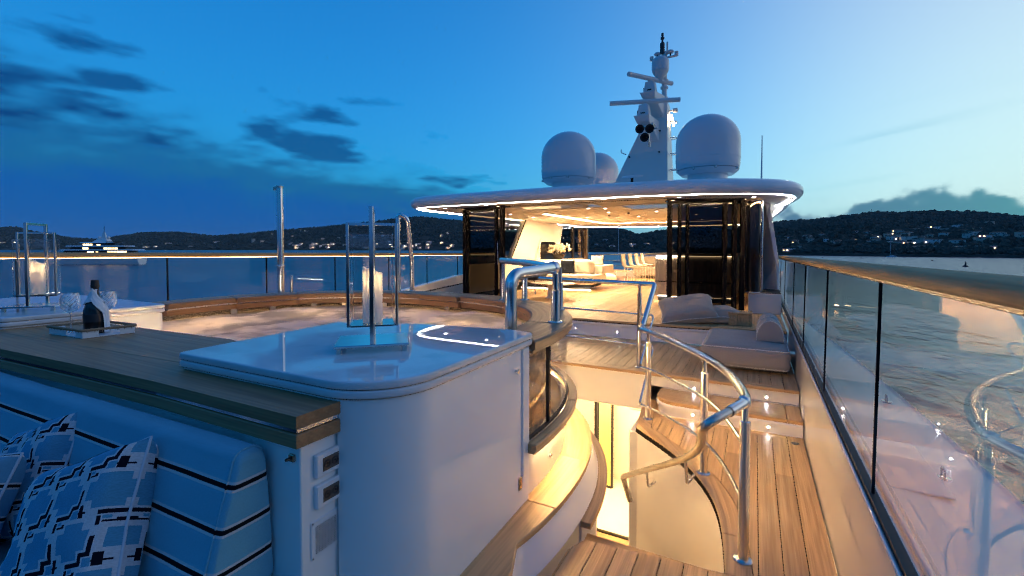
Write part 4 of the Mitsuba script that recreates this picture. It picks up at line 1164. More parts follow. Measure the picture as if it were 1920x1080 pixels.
for a, b in zip(ys, ys[1:]):
    z0 = np.interp([a, b], [0.2, 7.2, 8.36, 10.9, 12.5], [0.672, 0.692, 0.802, 1.057, 1.102])
    ring = np.array([(-7.54, a + 0.006, z0[0]), (-7.54, b - 0.006, z0[1]), (-7.54, b - 0.006, prail(b) - 0.02), (-7.54, a + 0.006, prail(a) - 0.02)])
    part(pbal, 'glass_pane', trimesh.Trimesh(ring, np.array([[0, 1, 2], [0, 2, 3]]), process=False), 'glass_rail', False)
    part(pbal, 'joint', bx(-7.548, -7.532, b - 0.009, b + 0.009, z0[1], prail(b) - 0.02), 'black', False)
yy = np.linspace(-0.2, 13.0, 50)
put(pbal, tube(np.c_[np.full(50, -7.55), yy, prail(yy) + 0.006], 0.055, 22, squash=0.62), 'teak_rail', True)
part(pbal, 'under_light', tube(np.c_[np.full(50, -7.515), yy, prail(yy) - 0.033], 0.004, 6), 'lamp_body', True, emitter=glow(3.2, (1, 0.66, 0.3), 1))

# ------------------------------------------------------------------ daybed, cushions and side table on the platform
db = thing('daybed', 'pale grey upholstered daybed with two rounded bolsters beside the starboard glass', 'daybed')


def soft(x0, x1, y0, y1, z0, z1, r, puff=0.02, seed=0):
    """An upholstered block: rounded edges, slightly crowned faces."""
    import manifold3d as m3
    s = m3.Manifold.sphere(r, 24)
    pts = [s.translate([x, y, z]) for x in (x0 + r, x1 - r) for y in (y0 + r, y1 - r) for z in (z0 + r, z1 - r)]
    mm = m3.Manifold.batch_hull(pts).refine_to_length(0.06)
    me = mm.to_mesh()
    v, f = np.array(me.vert_properties[:, :3], float), np.array(me.tri_verts)
    c = np.array([(x0 + x1) / 2, (y0 + y1) / 2, (z0 + z1) / 2])
    h = np.array([(x1 - x0) / 2, (y1 - y0) / 2, (z1 - z0) / 2])
    q = (v - c) / h
    for k in range(3):
        o = [i for i in range(3) if i != k]
        v[:, k] += np.sign(q[:, k]) * np.abs(q[:, k]) ** 6 * puff * (1 - np.clip(q[:, o[0]], -1, 1) ** 2) * (1 - np.clip(q[:, o[1]], -1, 1) ** 2)
    v += (meshkit.fbm(v * 4 + seed, 3, seed)[:, None] - 0.5) * 0.007
    return trimesh.Trimesh(v, f, process=False)


put(db, bx(-0.50, 0.36, 6.35, 7.48, ZL2 + 0.002, ZL2 + 0.04), 'black_soft', False)
part(db, 'seat', soft(-0.59, 0.385, 6.20, 7.50, ZL2 + 0.045, 0.645, 0.07, 0.02, 3), 'linen', 60)
for zz_ in (0.62, 0.40):
    part(db, 'piping', tube(fillet([(-0.578, 7.42, zz_), (-0.578, 6.212, zz_), (0.373, 6.212, zz_), (0.373, 7.42, zz_)], 0.07, 8), 0.0055, 8), 'linen_white', True)
part(db, 'seam', tube([(0.02, 6.21, 0.655), (0.02, 7.45, 0.655)], 0.003, 6), 'linen', True)


def bolster(y0, y1, seed):
    prof = []
    for a in np.linspace(0, np.pi, 22):
        prof.append((0.185 + 0.155 * math.cos(a), 0.655 + 0.27 * math.sin(a) ** 0.8))
    prof = np.array(prof)
    rings = []
    n_ = 14
    ys = np.r_[y0, y0 + 0.008, y0 + 0.03, np.linspace(y0 + 0.06, y1 - 0.06, n_), y1 - 0.03, y1 - 0.008, y1]
    sc = np.r_[0.90, 0.965, 0.995, np.ones(n_), 0.995, 0.965, 0.90]
    c = np.array([0.185, 0.70])
    base = np.array([(0.03, 0.655), (0.185, 0.653), (0.34, 0.655)])[::1]
    prof = np.vstack([prof, base[:]])
    k = len(prof)
    v = np.vstack([np.c_[(c + (prof - c) * s)[:, 0], np.full(k, y), (c + (prof - c) * s)[:, 1]] for y, s in zip(ys, sc)] + [[[c[0], y0 - 0.004, c[1] + 0.06], [c[0], y1 + 0.004, c[1] + 0.06]]])
    f = []
    L = len(ys)
    for r in range(L - 1):
        for i in range(k):
            a, b = r * k + i, r * k + (i + 1) % k
            f += [[a, b, b + k], [a, b + k, a + k]]
    for i in range(k):
        f.append([L * k, (i + 1) % k, i])
        f.append([L * k + 1, (L - 1) * k + i, (L - 1) * k + (i + 1) % k])
    m = trimesh.Trimesh(v, np.array(f), process=False)
    if m.volume < 0:
        m.invert()
    m.vertices += (meshkit.fbm(m.vertices * 5 + seed, 3, seed)[:, None] - 0.5) * 0.006
    edge = np.c_[(c + (prof[:22] - c) * 0.985)[:, 0], np.full(22, y0 + 0.012), (c + (prof[:22] - c) * 0.985)[:, 1]]
    return m, edge


for y0, y1, lab in ((6.60, 7.02, 'front grey half round bolster of the daybed'), (7.05, 7.47, 'rear grey half round bolster of the daybed')):
    m, e = bolster(y0, y1, int(y0 * 10))
    part(db, 'bolster', m, 'linen', 50, label=lab)
    part(db, 'bolster_piping', tube(e, 0.005, 8), 'linen_white', True)

pillow('cushion', 'large beige cushion leaning on another one at the lounge edge', 0.86, 0.60, 0.30, (-0.98, 8.02, ZL3 + 0.205), (0.96, 0.22, 0.15), (-0.24, 0.86, 0.44), 'linen_warm', 12, 'cushion', None, True, 1, 'linen_white', 0.10, 0.02)
pillow('cushion', 'beige cushion lying flat under the larger one beside the low table', 0.74, 0.55, 0.26, (-0.55, 8.22, ZL3 + 0.125), (0.97, 0.24, 0.0), (-0.24, 0.97, 0.0), 'linen_warm', 15, 'cushion', None, True, 1, 'linen_white', 0.10, 0.02)
st = thing('side_table', 'low slatted teak side table on the lounge edge behind the daybed', 'table')
for k in range(9):
    part(st, 'slat', bx(-0.36 + k * 0.038, -0.36 + k * 0.038 + 0.034, 7.98, 8.34, ZL3 + 0.185, ZL3 + 0.205, 0.004), TY[k % 4], False)
for k in range(8):
    part(st, 'front_slat', bx(-0.355 + k * 0.042, -0.355 + k * 0.042 + 0.038, 8.0, 8.015, ZL3 + 0.001, ZL3 + 0.183, 0.003), TY[(k + 1) % 4], False)
put(st, bx(-0.35, -0.025, 8.02, 8.32, ZL3 + 0.001, ZL3 + 0.184), 'teak_y0', False)

# ------------------------------------------------------------------ deckhouse: roof, glass doors, walls, lamps
house = thing('deckhouse', 'open sided white deckhouse with a broad rounded roof and dark sliding glass doors', 'deckhouse')
LEDK, XM = 300, -3.16
half = spline([(XM, 7.92), (-2.05, 7.95), (-0.9, 8.10), (0.05, 8.50), (0.47, 8.95), (0.60, 9.45), (0.60, 10.1), (0.52, 11.0), (0.40, 11.62)], 70)
half = np.vstack([half, [(0.52, 11.72), (0.52, 12.2)], np.c_[np.linspace(0.50, 0.28, 8), np.linspace(13, 18.5, 8)], [(0.15, 19.2), (-0.3, 19.7), (-1.2, 20.0), (XM, 20.1)]])
port = spline([(XM, 7.92), (-4.3, 7.93), (-5.4, 7.95), (-6.3, 8.0), (-6.75, 8.16), (-6.97, 8.6), (-7.02, 9.4), (-6.92, 11.6)], 60)[1:]
mirror = np.vstack([port, np.c_[2 * XM - half[half[:, 1] > 12][:-1, 0], half[half[:, 1] > 12][:-1, 1]]])[::-1]
outl = np.vstack([half, mirror])
OP = Polygon(outl)


base_l = np.array([OP.exterior.interpolate(x, normalized=True).coords[0] for x in np.linspace(0, 1, 640, endpoint=False)])
if not OP.exterior.is_ccw:
    base_l = base_l[::-1]
base_l = sum(w_ * np.roll(base_l, k, 0) for k, w_ in zip(range(-6, 7), np.exp(-(np.arange(-6, 7) / 3.0) ** 2) / np.exp(-(np.arange(-6, 7) / 3.0) ** 2).sum()))
tg = sum(np.roll(base_l, -k, 0) - np.roll(base_l, k, 0) for k in range(1, 9))
nl = np.c_[tg[:, 1], -tg[:, 0]] / np.linalg.norm(tg, axis=1, keepdims=True)
cen_r = base_l.mean(0)


def roof_ring(o, z, s=1.0):
    return np.c_[cen_r + (base_l + nl * o - cen_r) * s, np.full(640, z)]


RR = [roof_ring(o, z) for o, z in ((0.03, 2.728), (0.06, 2.728), (0.095, 2.742), (0.125, 2.775), (0.14, 2.825), (0.135, 2.88), (0.10, 2.93), (0.03, 2.965), (-0.08, 2.985))] + [roof_ring(-0.08, z, s) for s, z in ((0.97, 3.0), (0.88, 3.04), (0.70, 3.09), (0.45, 3.12))]
put(house, loft(RR, caps='top'), 'gel_white', 50)
ceil = prism(OP.buffer(-0.045), 2.752, 2.80)
part(house, 'ceiling', ceil, 'ceiling_paint', False)
lip = [roof_ring(0.03, 2.728), roof_ring(0.0, 2.729), roof_ring(-0.003, 2.752)]
part(house, 'ceiling_lip', loft(lip, caps='none'), 'satin_white', 40)
part(house, 'light_strip', loft([roof_ring(-0.012, 2.7265), roof_ring(0.001, 2.710), roof_ring(0.014, 2.7265)][::-1], caps='none'), 'lamp_body', True, emitter=glow(LEDK, (1, 0.66, 0.33), 6), label='glowing warm light strip running round the roof edge')


def down_disc(x, y, z, r):
    a = np.linspace(0, 2 * np.pi, 16, endpoint=False)
    v = np.vstack([[[x, y, z]], np.c_[x + r * np.cos(a), y + r * np.sin(a), np.full(16, z)]])
    return trimesh.Trimesh(v, np.array([[0, 1 + (i + 1) % 16, 1 + i] for i in range(16)]), process=False)


def downlight(x, y, z=2.752, k=60, r=0.035, w=0.5, label=None, group=None):
    t = thing('downlight', label or 'small round downlight glowing in the lounge ceiling, further in than the doors', 'light', group or 'downlights in the lounge ceiling')
    put(t, lathe([(r * 1.25, -0.004), (r * 1.25, 0.0), (r, 0.0), (r, -0.004)], x, y, z, 24), 'satin_white', 40)
    part(t, 'lens', down_disc(x, y, z - 0.002, r * 0.98), 'lamp_body', emitter=glow(k, (1, 0.66, 0.33), w))


for x, y in ((-6.30, 8.62), (-5.10, 8.45), (-3.85, 8.38), (-2.52, 8.45), (-1.22, 8.75), (-0.03, 9.28)):
    downlight(x, y, k=120, label='small round downlight glowing in the underside of the roof overhang', group='downlights in the roof overhang')
for x, y in ((-5.84, 10.94), (-5.92, 12.55), (-3.43, 10.26), (-3.10, 10.5), (-3.33, 11.6), (-2.98, 13.48), (-4.48, 13.31), (-6.1, 17.4), (-5.05, 19.05), (-3.5, 19.4), (-1.5, 15.7), (-1.43, 13.45), (-0.8, 11.4), (-2.2, 11.9)):
    downlight(x, y, k=200)
# ceiling coves and panels
for nm, (x0, x1, y0, y1) in (('a', (-5.05, -4.93, 11.3, 16.9)), ('b', (-4.93, -0.9, 16.85, 16.95))):
    part(house, 'cove_light', trimesh.Trimesh(np.array([(x0, y0, 2.746), (x0, y1, 2.746), (x1, y1, 2.746), (x1, y0, 2.746)]), np.array([[0, 1, 2], [0, 2, 3]]), process=False), 'lamp_body', False, emitter=glow(60, (1, 0.64, 0.32), 4))
for x0, x1, y0, y1 in ((-4.9, -2.9, 9.0, 10.0), (-2.6, -0.5, 9.7, 11.0)):
    part(house, 'ceiling_panel', cat([bx(x0, x1, y0, y0 + 0.05, 2.735, 2.751), bx(x0, x1, y1 - 0.05, y1, 2.735, 2.751), bx(x0, x0 + 0.05, y0 + 0.05, y1 - 0.05, 2.735, 2.751), bx(x1 - 0.05, x1, y0 + 0.05, y1 - 0.05, 2.735, 2.751)]), 'satin_white', False)
    part(house, 'skylight', bx(x0 + 0.05, x1 - 0.05, y0 + 0.05, y1 - 0.05, 2.747, 2.7512), 'ship_white', False)
part(house, 'ceiling_slot', bx(-6.4, -0.2, 8.80, 8.83, 2.745, 2.7515), 'black_soft', False)
for x, y in ((-2.9, 11.9), (-3.6, 12.6)):
    sp_ = thing('smoke_detector', 'tiny ceiling detector hanging from the lounge ceiling', 'detector', 'ceiling detectors in the lounge')
    put(sp_, lathe([(0, -0.04), (0.03, -0.03), (0.035, -0.002), (0, -0.002)], x, y, 2.75, 16), 'dark_metal')


def door_stack(p0, p1, fr, zb, zt, label, leafs):
    """Sliding glass leaves folded up between p0 and p1: black stiles at the fractions fr."""
    p0, p1 = np.array(p0), np.array(p1)
    d = (p1 - p0) / np.linalg.norm(p1 - p0)
    nn = np.array([-d[1], d[0]])
    L = np.linalg.norm(p1 - p0)
    t = thing('glass_door', label, 'door')

    def pl(a, b, o, th, z0, z1):
        return prism([p0 + d * L * a + nn * (o - th / 2), p0 + d * L * b + nn * (o - th / 2), p0 + d * L * b + nn * (o + th / 2), p0 + d * L * a + nn * (o + th / 2)], z0, z1)
    put(t, pl(0, 1, 0.06, 0.22, zt - 0.035, zt), 'black', False)
    part(t, 'sill', pl(0, 1, 0.06, 0.22, zb, zb + 0.012), 'black', False)
    for k, (a, b) in enumerate(leafs):
        o = 0.0 + 0.055 * k
        part(t, 'pane', pl(a, b, o, 0.004, zb + 0.06, zt - 0.06) if False else trimesh.Trimesh(np.array([[*(p0 + d * L * a + nn * o), zb + 0.06], [*(p0 + d * L * b + nn * o), zb + 0.06], [*(p0 + d * L * b + nn * o), zt - 0.09], [*(p0 + d * L * a + nn * o), zt - 0.09]]), np.array([[0, 1, 2], [0, 2, 3]]), process=False), 'glass_tint', False)
        part(t, 'bottom_rail', pl(a, b, o, 0.04, zb + 0.013, zb + 0.06), 'black', False)
        part(t, 'top_rail', pl(a, b, o, 0.04, zt - 0.09, zt - 0.037), 'black', False)
    for k, (a, wd, o) in enumerate(fr):
        part(t, 'stile', pl(a - wd / 2 / L, a + wd / 2 / L, o * 0.3 - 0.035, 0.06, zb + 0.0125, zt - 0.0365), 'black_matt', False)
    a = fr[-1][0] - 0.10
    part(t, 'handle', tube([(*(p0 + d * L * a - nn * 0.045), zb + 0.85), (*(p0 + d * L * a - nn * 0.045), zb + 1.35)], 0.012, 12), 'steel', True)
    return t


door_stack((-1.47, 8.98), (-0.17, 9.46), [(0.035, 0.085, 0), (0.165, 0.06, 0.055), (0.27, 0.05, 0.11), (0.745, 0.075, 0.055), (0.865, 0.07, 0.0), (0.972, 0.075, 0.11)], ZL3 + 0.001, 2.750, 'right hand stack of dark tinted sliding glass doors with black stiles', ((0.03, 0.87), (0.16, 0.75), (0.26, 0.97)))
door_stack((-5.95, 8.88), (-4.72, 8.62), [(0.05, 0.10, 0), (0.11, 0.04, 0.055), (0.80, 0.05, 0.055), (0.95, 0.11, 0.0)], ZL3 + 0.001, 2.750, 'left hand dark tinted sliding glass door beyond the tub', ((0.05, 0.95), (0.1, 0.8)))

# starboard side of the house
part(house, 'side_base', bx(-0.10, 0.438, 9.62, 19.0, ZL3 + 0.001, 1.0, 0.01), 'cream')
part(house, 'side_gasket', bx(-0.05, 0.43, 9.64, 12.0, 1.001, 1.014), 'black_soft', False)
cg = np.vstack([[(-0.16, 9.50)], arc(-0.05, 9.72, 0.16, 235, 330, 14), [(0.10, 9.85), (0.13, 12.0)]])
part(house, 'corner_glass', loft([np.c_[cg, np.full(len(cg), 1.015)], np.c_[cg, np.full(len(cg), 2.70)]], caps='none', closed=False), 'black', True, label='dark mirror like curved corner glass')
part(house, 'corner_trim', tube(np.c_[cg, np.full(len(cg), 2.71)], 0.012, 8), 'steel', True)
part(house, 'corner_trim', tube(np.c_[cg, np.full(len(cg), 1.02)], 0.010, 8), 'steel', True)
part(house, 'corner_post', tube([(0.115, 9.86, 1.015), (0.115, 9.86, 2.74)], 0.02, 10), 'steel', True)
fin = trimesh.convex.convex_hull(np.array([(0.40, 10.45, 1.015), (0.435, 10.50, 1.015), (0.435, 11.9, 1.015), (0.20, 11.9, 1.015), (0.37, 10.3, 1.5), (0.42, 10.32, 1.55), (0.17, 10.6, 2.74), (0.26, 10.62, 2.74), (0.26, 11.9, 2.74), (0.08, 11.9, 2.74), (0.12, 10.62, 1.015)]))
part(house, 'fin', fin, 'satin_white', 20, label='slanting white fin carrying the roof')
sg = np.array([(0.13, 12.0), (0.10, 18.9)])
part(house, 'side_glass', loft([np.c_[sg, np.full(2, 1.015)], np.c_[sg, np.full(2, 2.74)]], caps='none', closed=False), 'glass_tint', False)
# port side of the house: low wall, slanted white pillars, dark window
XW = -6.62
part(house, 'port_wall', bx(XW - 0.12, XW, 10.1, 19.2, ZL3 + 0.001, 1.40, 0.01), 'cream')
part(house, 'port_pillar', yz_slab([(12.38, 1.401), (13.22, 1.401), (14.40, 2.751), (13.47, 2.751)], XW - 0.16, XW + 0.02), 'satin_white', False)
part(house, 'port_panel', yz_slab([(13.225, 1.401), (16.40, 1.401), (16.9, 2.751), (14.405, 2.751)], XW - 0.10, XW - 0.06), 'satin_white', False)
part(house, 'port_window', trimesh.Trimesh(np.array([(XW - 0.06, 10.1, 1.40), (XW - 0.06, 12.4, 1.40), (XW - 0.06, 13.5, 2.75), (XW - 0.06, 10.1, 2.75)]), np.array([[0, 1, 2], [0, 2, 3]]), process=False), 'glass_tint', False)
part(house, 'port_window', trimesh.Trimesh(np.array([(XW - 0.06, 16.45, 1.40), (XW - 0.06, 19.1, 1.40), (XW - 0.06, 19.1, 2.75), (XW - 0.06, 16.95, 2.75)]), np.array([[0, 1, 2], [0, 2, 3]]), process=False), 'glass_tint', False)
part(house, 'window_trim', tube([(XW + 0.01, 12.36, 1.41), (XW + 0.01, 13.45, 2.745)], 0.018, 8), 'black', True)
for y in (17.9, 19.15):
    part(house, 'port_mullion', bx(XW - 0.07, XW - 0.0, y, y + 0.12, 1.40, 2.75), 'black_soft', False)
part(house, 'end_post', bx(XW, XW + 0.16, 19.2, 19.36, ZL3, 2.75, 0.02), 'bronze')
part(house, 'niche', yz_slab([(14.75, 1.402), (16.1, 1.402), (16.1, 2.05), (14.75, 2.05)], XW - 0.055, XW - 0.05), 'pane_dark', False)
part(house, 'niche_frame', tube([(XW - 0.03, 14.3, 1.41), (XW - 0.03, 14.75, 2.15)], 0.03, 8), 'satin_white', True)

# ------------------------------------------------------------------ lounge furniture
sf = thing('sofa', 'long cream lounge sofa on a dark plinth with a warm light line under it', 'sofa')
put(sf, bx(-6.5, -4.15, 12.55, 13.7, ZL3 + 0.07, ZL3 + 0.16, 0.03), 'navy')
part(sf, 'plinth', tube([(-6.4, 12.50, ZL3 + 0.10), (-4.9, 12.48, ZL3 + 0.10), (-4.12, 12.62, ZL3 + 0.13)], 0.055, 12), 'navy', True)
part(sf, 'seat', soft(-6.5, -4.02, 12.45, 13.8, ZL3 + 0.17, ZL3 + 0.44, 0.05, 0.01, 2), 'linen_white', 60)
part(sf, 'back', soft(-6.5, -4.8, 13.6, 13.95, ZL3 + 0.44, ZL3 + 0.82, 0.06, 0.02, 4), 'linen_white', 60)
part(sf, 'side_box', bx(-4.60, -4.02, 13.4, 14.6, ZL3 + 0.44, ZL3 + 0.68, 0.015), 'satin_white')
part(sf, 'back_cushion', soft(-5.0, -4.30, 13.1, 13.5, ZL3 + 0.44, ZL3 + 0.84, 0.08, 0.03, 6), 'linen_white', 60)
part(sf, 'back_cushion', soft(-6.2, -5.2, 13.2, 13.6, ZL3 + 0.44, ZL3 + 0.80, 0.08, 0.03, 7), 'linen_white', 60)
part(sf, 'light_line', bx(-6.3, -4.1, 12.53, 12.54, ZL3 + 0.012, ZL3 + 0.02), 'lamp_body', False, emitter=glow(60, (1, 0.66, 0.33), 1))
pillow('cushion', 'dark navy cushion standing on the cream sofa, right one', 0.42, 0.42, 0.16, (-4.98, 12.98, ZL3 + 0.64), (0.95, 0.3, 0), (0, 0.2, 1), 'navy', 21, 'cushion', None, False)
pillow('cushion', 'dark navy cushion lying lower on the cream sofa, left one', 0.40, 0.34, 0.14, (-5.62, 12.9, ZL3 + 0.58), (0.95, 0.2, 0), (0, 0.35, 1), 'navy', 22, 'cushion', None, False)
pillow('cushion', 'light cushion at the far right end of the sofa', 0.40, 0.34, 0.14, (-4.35, 13.9, ZL3 + 0.82), (0.95, 0.2, 0), (0, 0.35, 1), 'linen_white', 23, 'cushion', None, False)
ct = thing('coffee_table', 'oval cream coffee table on one pedestal behind the tub rail', 'table')
tb = lathe([(0, 0), (0.50, 0), (0.56, 0.012), (0.56, 0.03), (0.50, 0.042), (0, 0.042)], 0, 0, 0, 48)
tb.apply_scale([1.0, 0.75, 1])
put(ct, mv(tb, -4.35, 10.35, ZL3 + 0.33), 'satin_white', 40)
part(ct, 'pedestal', lathe([(0, 0), (0.12, 0), (0.10, 0.02), (0.07, 0.05), (0.06, 0.25), (0.09, 0.33), (0, 0.33)], -4.40, 10.30, ZL3, 28), 'satin_white', 40)
part(ct, 'rim', mv(tube(np.c_[0.562 * np.cos(np.linspace(0, 2 * np.pi, 60)[:-1]), 0.562 * 0.75 * np.sin(np.linspace(0, 2 * np.pi, 60)[:-1]), np.full(59, 0.02)], 0.010, 8, closed=True), -4.35, 10.35, ZL3 + 0.33), 'bronze', True)
ch = thing('armchair', 'low armchair with a dark seat and bent steel legs left of the coffee table', 'chair')
put(ch, soft(-5.75, -5.05, 10.9, 11.6, ZL3 + 0.36, ZL3 + 0.50, 0.05, 0.01, 3), 'navy', 60)
part(ch, 'back', rot(soft(-5.75, -5.05, 11.5, 11.64, ZL3 + 0.45, ZL3 + 0.80, 0.05, 0.01, 3), 10, (-1, 0, 0), (-5.4, 11.5, ZL3 + 0.5)), 'navy', 60)
for a, b in (((-5.70, 10.95), (-5.62, 11.05)), ((-5.10, 10.95), (-5.18, 11.05)), ((-5.70, 11.6), (-5.62, 11.45)), ((-5.10, 11.6), (-5.18, 11.45))):
    part(ch, 'leg', tube([(*a, ZL3), (*b, ZL3 + 0.37)], 0.016, 10), 'steel', True)
fl = thing('flower_bowl', 'bowl of white orchids on the sideboard at the port wall', 'flowers')
fx, fy, fz = -6.30, 15.5, 1.402
put(fl, lathe([(0, 0), (0.10, 0), (0.20, 0.10), (0.24, 0.20), (0.22, 0.20), (0.18, 0.10), (0, 0.05)], fx, fy, fz, 28), 'black', 40)
stems, petals = [], []
for k in range(26):
    a, rr_ = rng.uniform(0, 6.28), rng.uniform(0.05, 0.36)
    tipp = np.array([fx + rr_ * math.cos(a), fy + rr_ * math.sin(a), fz + 0.30 + rng.uniform(0.0, 0.26)])
    stems.append(tube(spline([(fx + 0.05 * math.cos(a), fy + 0.05 * math.sin(a), fz + 0.08), (fx + rr_ * 0.4 * math.cos(a), fy + rr_ * 0.4 * math.sin(a), fz + 0.3), tipp], 6), 0.006, 5))
    for j in range(5):
        c_ = tipp + rng.normal(0, 0.035, 3)
        b_ = trimesh.creation.icosphere(subdivisions=1, radius=0.038)
        b_.vertices *= rng.uniform(0.6, 1.2, 3)
        b_.vertices += rng.normal(0, 0.006, b_.vertices.shape)
        petals.append(mv(b_, *c_))
part(fl, 'stem', cat(stems), 'stem_green', True, kind='stuff')
part(fl, 'blossom', cat(petals), 'flower', 40, kind='stuff')
part(fl, 'stand', bx(-6.60, -6.05, 15.1, 15.9, ZL3, 1.40, 0.01), 'satin_white')

bar = thing('bar', 'fluted white bar island with a pale top lit from under its edge', 'bar')
put(bar, bx(-2.04, -0.35, 10.95, 13.2, ZL3 + 0.12, 1.64), 'satin_white', False)
part(bar, 'plinth', bx(-1.98, -0.40, 11.02, 13.1, ZL3, ZL3 + 0.12), 'navy', False)
part(bar, 'top', bx(-2.28, -0.30, 10.88, 13.3, 1.665, 1.715, 0.012), 'stone')
part(bar, 'dark_band', cat([bx(-2.052, -0.34, 10.938, 10.949, 1.06, 1.08), bx(-2.052, -2.041, 10.95, 13.2, 1.06, 1.08)]), 'black_soft', False)
for k in range(34):
    x = -2.02 + k * 0.05
    part(bar, 'flute', cat([tube([(x, 10.95, ZL3 + 0.13), (x, 10.95, 1.058)], 0.022, 8), tube([(x, 10.95, 1.082), (x, 10.95, 1.60)], 0.022, 8)]), 'fluted', True)
part(bar, 'top_light', bx(-2.0, -0.4, 10.915, 10.925, 1.648, 1.660), 'lamp_body', False, emitter=glow(60, (1, 0.72, 0.4), 1))
part(bar, 'foot_light', bx(-1.97, -0.42, 11.0, 11.01, ZL3 + 0.108, ZL3 + 0.118), 'lamp_body', False, emitter=glow(60, (1, 0.7, 0.36), 1))
tp = thing('tap', 'arched chrome tap standing on the bar top behind the glass doors', 'tap')
put(tp, tube(fillet([(-1.62, 11.5, 1.716), (-1.62, 11.5, 2.0), (-1.50, 11.45, 2.0), (-1.50, 11.45, 1.88)], 0.07, 8), 0.014, 12), 'steel', True)
part(tp, 'lever', tube([(-1.66, 11.5, 1.74), (-1.72, 11.46, 1.80)], 0.008, 8), 'steel', True)
for k, (x, y) in enumerate(((-1.75, 11.3), (-1.40, 11.6))):
    jj = thing('jar', ['short canister on the bar top beside the tap', 'second canister on the bar top right of the tap'][k], 'jar')
    put(jj, lathe([(0, 0), (0.05, 0), (0.055, 0.02), (0.05, 0.13), (0, 0.14)], x, y, 1.716, 20), 'steel_rough', 40)
for k, (px_x, y) in enumerate(((-3.72, 14.8), (-3.68, 15.55), (-3.64, 16.3), (-3.60, 17.05))):
    c = thing('bar_stool', ['cream shell bar stool on thin legs, nearest in the row', 'cream shell bar stool, second in the row', 'cream shell bar stool, third in the row', 'cream shell bar stool, farthest in the row'][k], 'stool', 'bar stools in a row in the lounge')
    seat = []
    u_, v_ = np.meshgrid(np.linspace(0, 1, 16), np.linspace(-1, 1, 10), indexing='ij')
    px2 = np.where(u_ < 0.5, 0.46 - u_ * 0.9, 0.01 - 0.05 * np.sin((u_ - 0.5) * 3.14))
    pz2 = np.where(u_ < 0.5, 0.62 - 0.03 * np.sin(u_ * 6.28), 0.62 + (u_ - 0.5) * 0.78)
    py2 = v_ * 0.23 * np.where(u_ > 0.8, 1 - (u_ - 0.8) * 1.2, 1)
    P1 = np.stack([px_x + px2, y + py2, ZL3 + pz2 + 0.02 * v_ ** 2], -1)
    P2 = P1 + np.where(u_ < 0.5, 0, -0.03)[..., None] * np.array([1, 0, 0]) + np.where(u_ < 0.5, -0.03, 0)[..., None] * np.array([0, 0, 1])
    V = np.vstack([P1.reshape(-1, 3), P2.reshape(-1, 3)])
    F = []
    for i in range(15):
        for j in range(9):
            p0, p1, p2, p3 = i * 10 + j, (i + 1) * 10 + j, (i + 1) * 10 + j + 1, i * 10 + j + 1
            F += [[p0, p1, p2], [p0, p2, p3], [p0 + 160, p2 + 160, p1 + 160], [p0 + 160, p3 + 160, p2 + 160]]
    put(c, trimesh.Trimesh(V, np.array(F), process=False), 'linen_white', True)
    for sx in (0.05, 0.42):
        for sy in (-0.2, 0.2):
            part(c, 'leg', tube([(px_x + sx, y + sy, ZL3), (px_x + sx, y + sy * 0.95, ZL3 + 0.6)], 0.011, 8), 'satin_white', True)
ot = thing('ottoman', 'round cream ottoman on the floor beyond the sofa', 'ottoman')
put(ot, lathe([(0, 0), (0.42, 0), (0.48, 0.06), (0.50, 0.15), (0.46, 0.25), (0.3, 0.30), (0, 0.31)], -4.75, 15.8, ZL3 + 0.001, 36), 'linen_white', 60)
lt = thing('low_table', 'small low table with a basket beyond the ottoman', 'table')
put(lt, lathe([(0, 0.32), (0.42, 0.32), (0.42, 0.35), (0, 0.35)], -4.65, 17.6, ZL3, 32), 'teak_y1', 40)
for a in (20, 140, 260):
    part(lt, 'leg', tube([(-4.65 + 0.3 * math.cos(math.radians(a)), 17.6 + 0.3 * math.sin(math.radians(a)), ZL3), (-4.65 + 0.3 * math.cos(math.radians(a)), 17.6 + 0.3 * math.sin(math.radians(a)), ZL3 + 0.32)], 0.012, 8), 'steel', True)
sf2 = thing('sofa', 'grey outdoor sofa by the far rail behind the bar stools', 'sofa')
put(sf2, soft(-4.3, -1.6, 18.4, 19.2, ZL3 + 0.1, ZL3 + 0.45, 0.06, 0.01, 3), 'linen', 60)
part(sf2, 'back', soft(-4.3, -1.6, 19.05, 19.35, ZL3 + 0.45, ZL3 + 0.85, 0.08, 0.02, 4), 'linen', 60)
part(sf2, 'foot', bx(-4.2, -1.7, 18.5, 19.1, ZL3 + 0.001, ZL3 + 0.1), 'black_soft', False)
sf3 = thing('sofa', 'dim sofa with cushions seen through the right hand dark glass doors', 'sofa')
put(sf3, soft(-1.0, -0.15, 13.6, 16.0, ZL3 + 0.1, ZL3 + 0.45, 0.06, 0.01, 5), 'linen', 60)
part(sf3, 'back', soft(-0.35, -0.12, 13.6, 16.0, ZL3 + 0.45, ZL3 + 0.9, 0.08, 0.02, 6), 'linen', 60)
for y in (13.9, 14.6):
    part(sf3, 'back_cushion', soft(-0.62, -0.33, y, y + 0.55, ZL3 + 0.45, ZL3 + 0.86, 0.09, 0.03, int(y)), 'linen', 60)
part(sf3, 'foot', bx(-0.95, -0.2, 13.7, 15.9, ZL3 + 0.001, ZL3 + 0.1), 'black_soft', False)
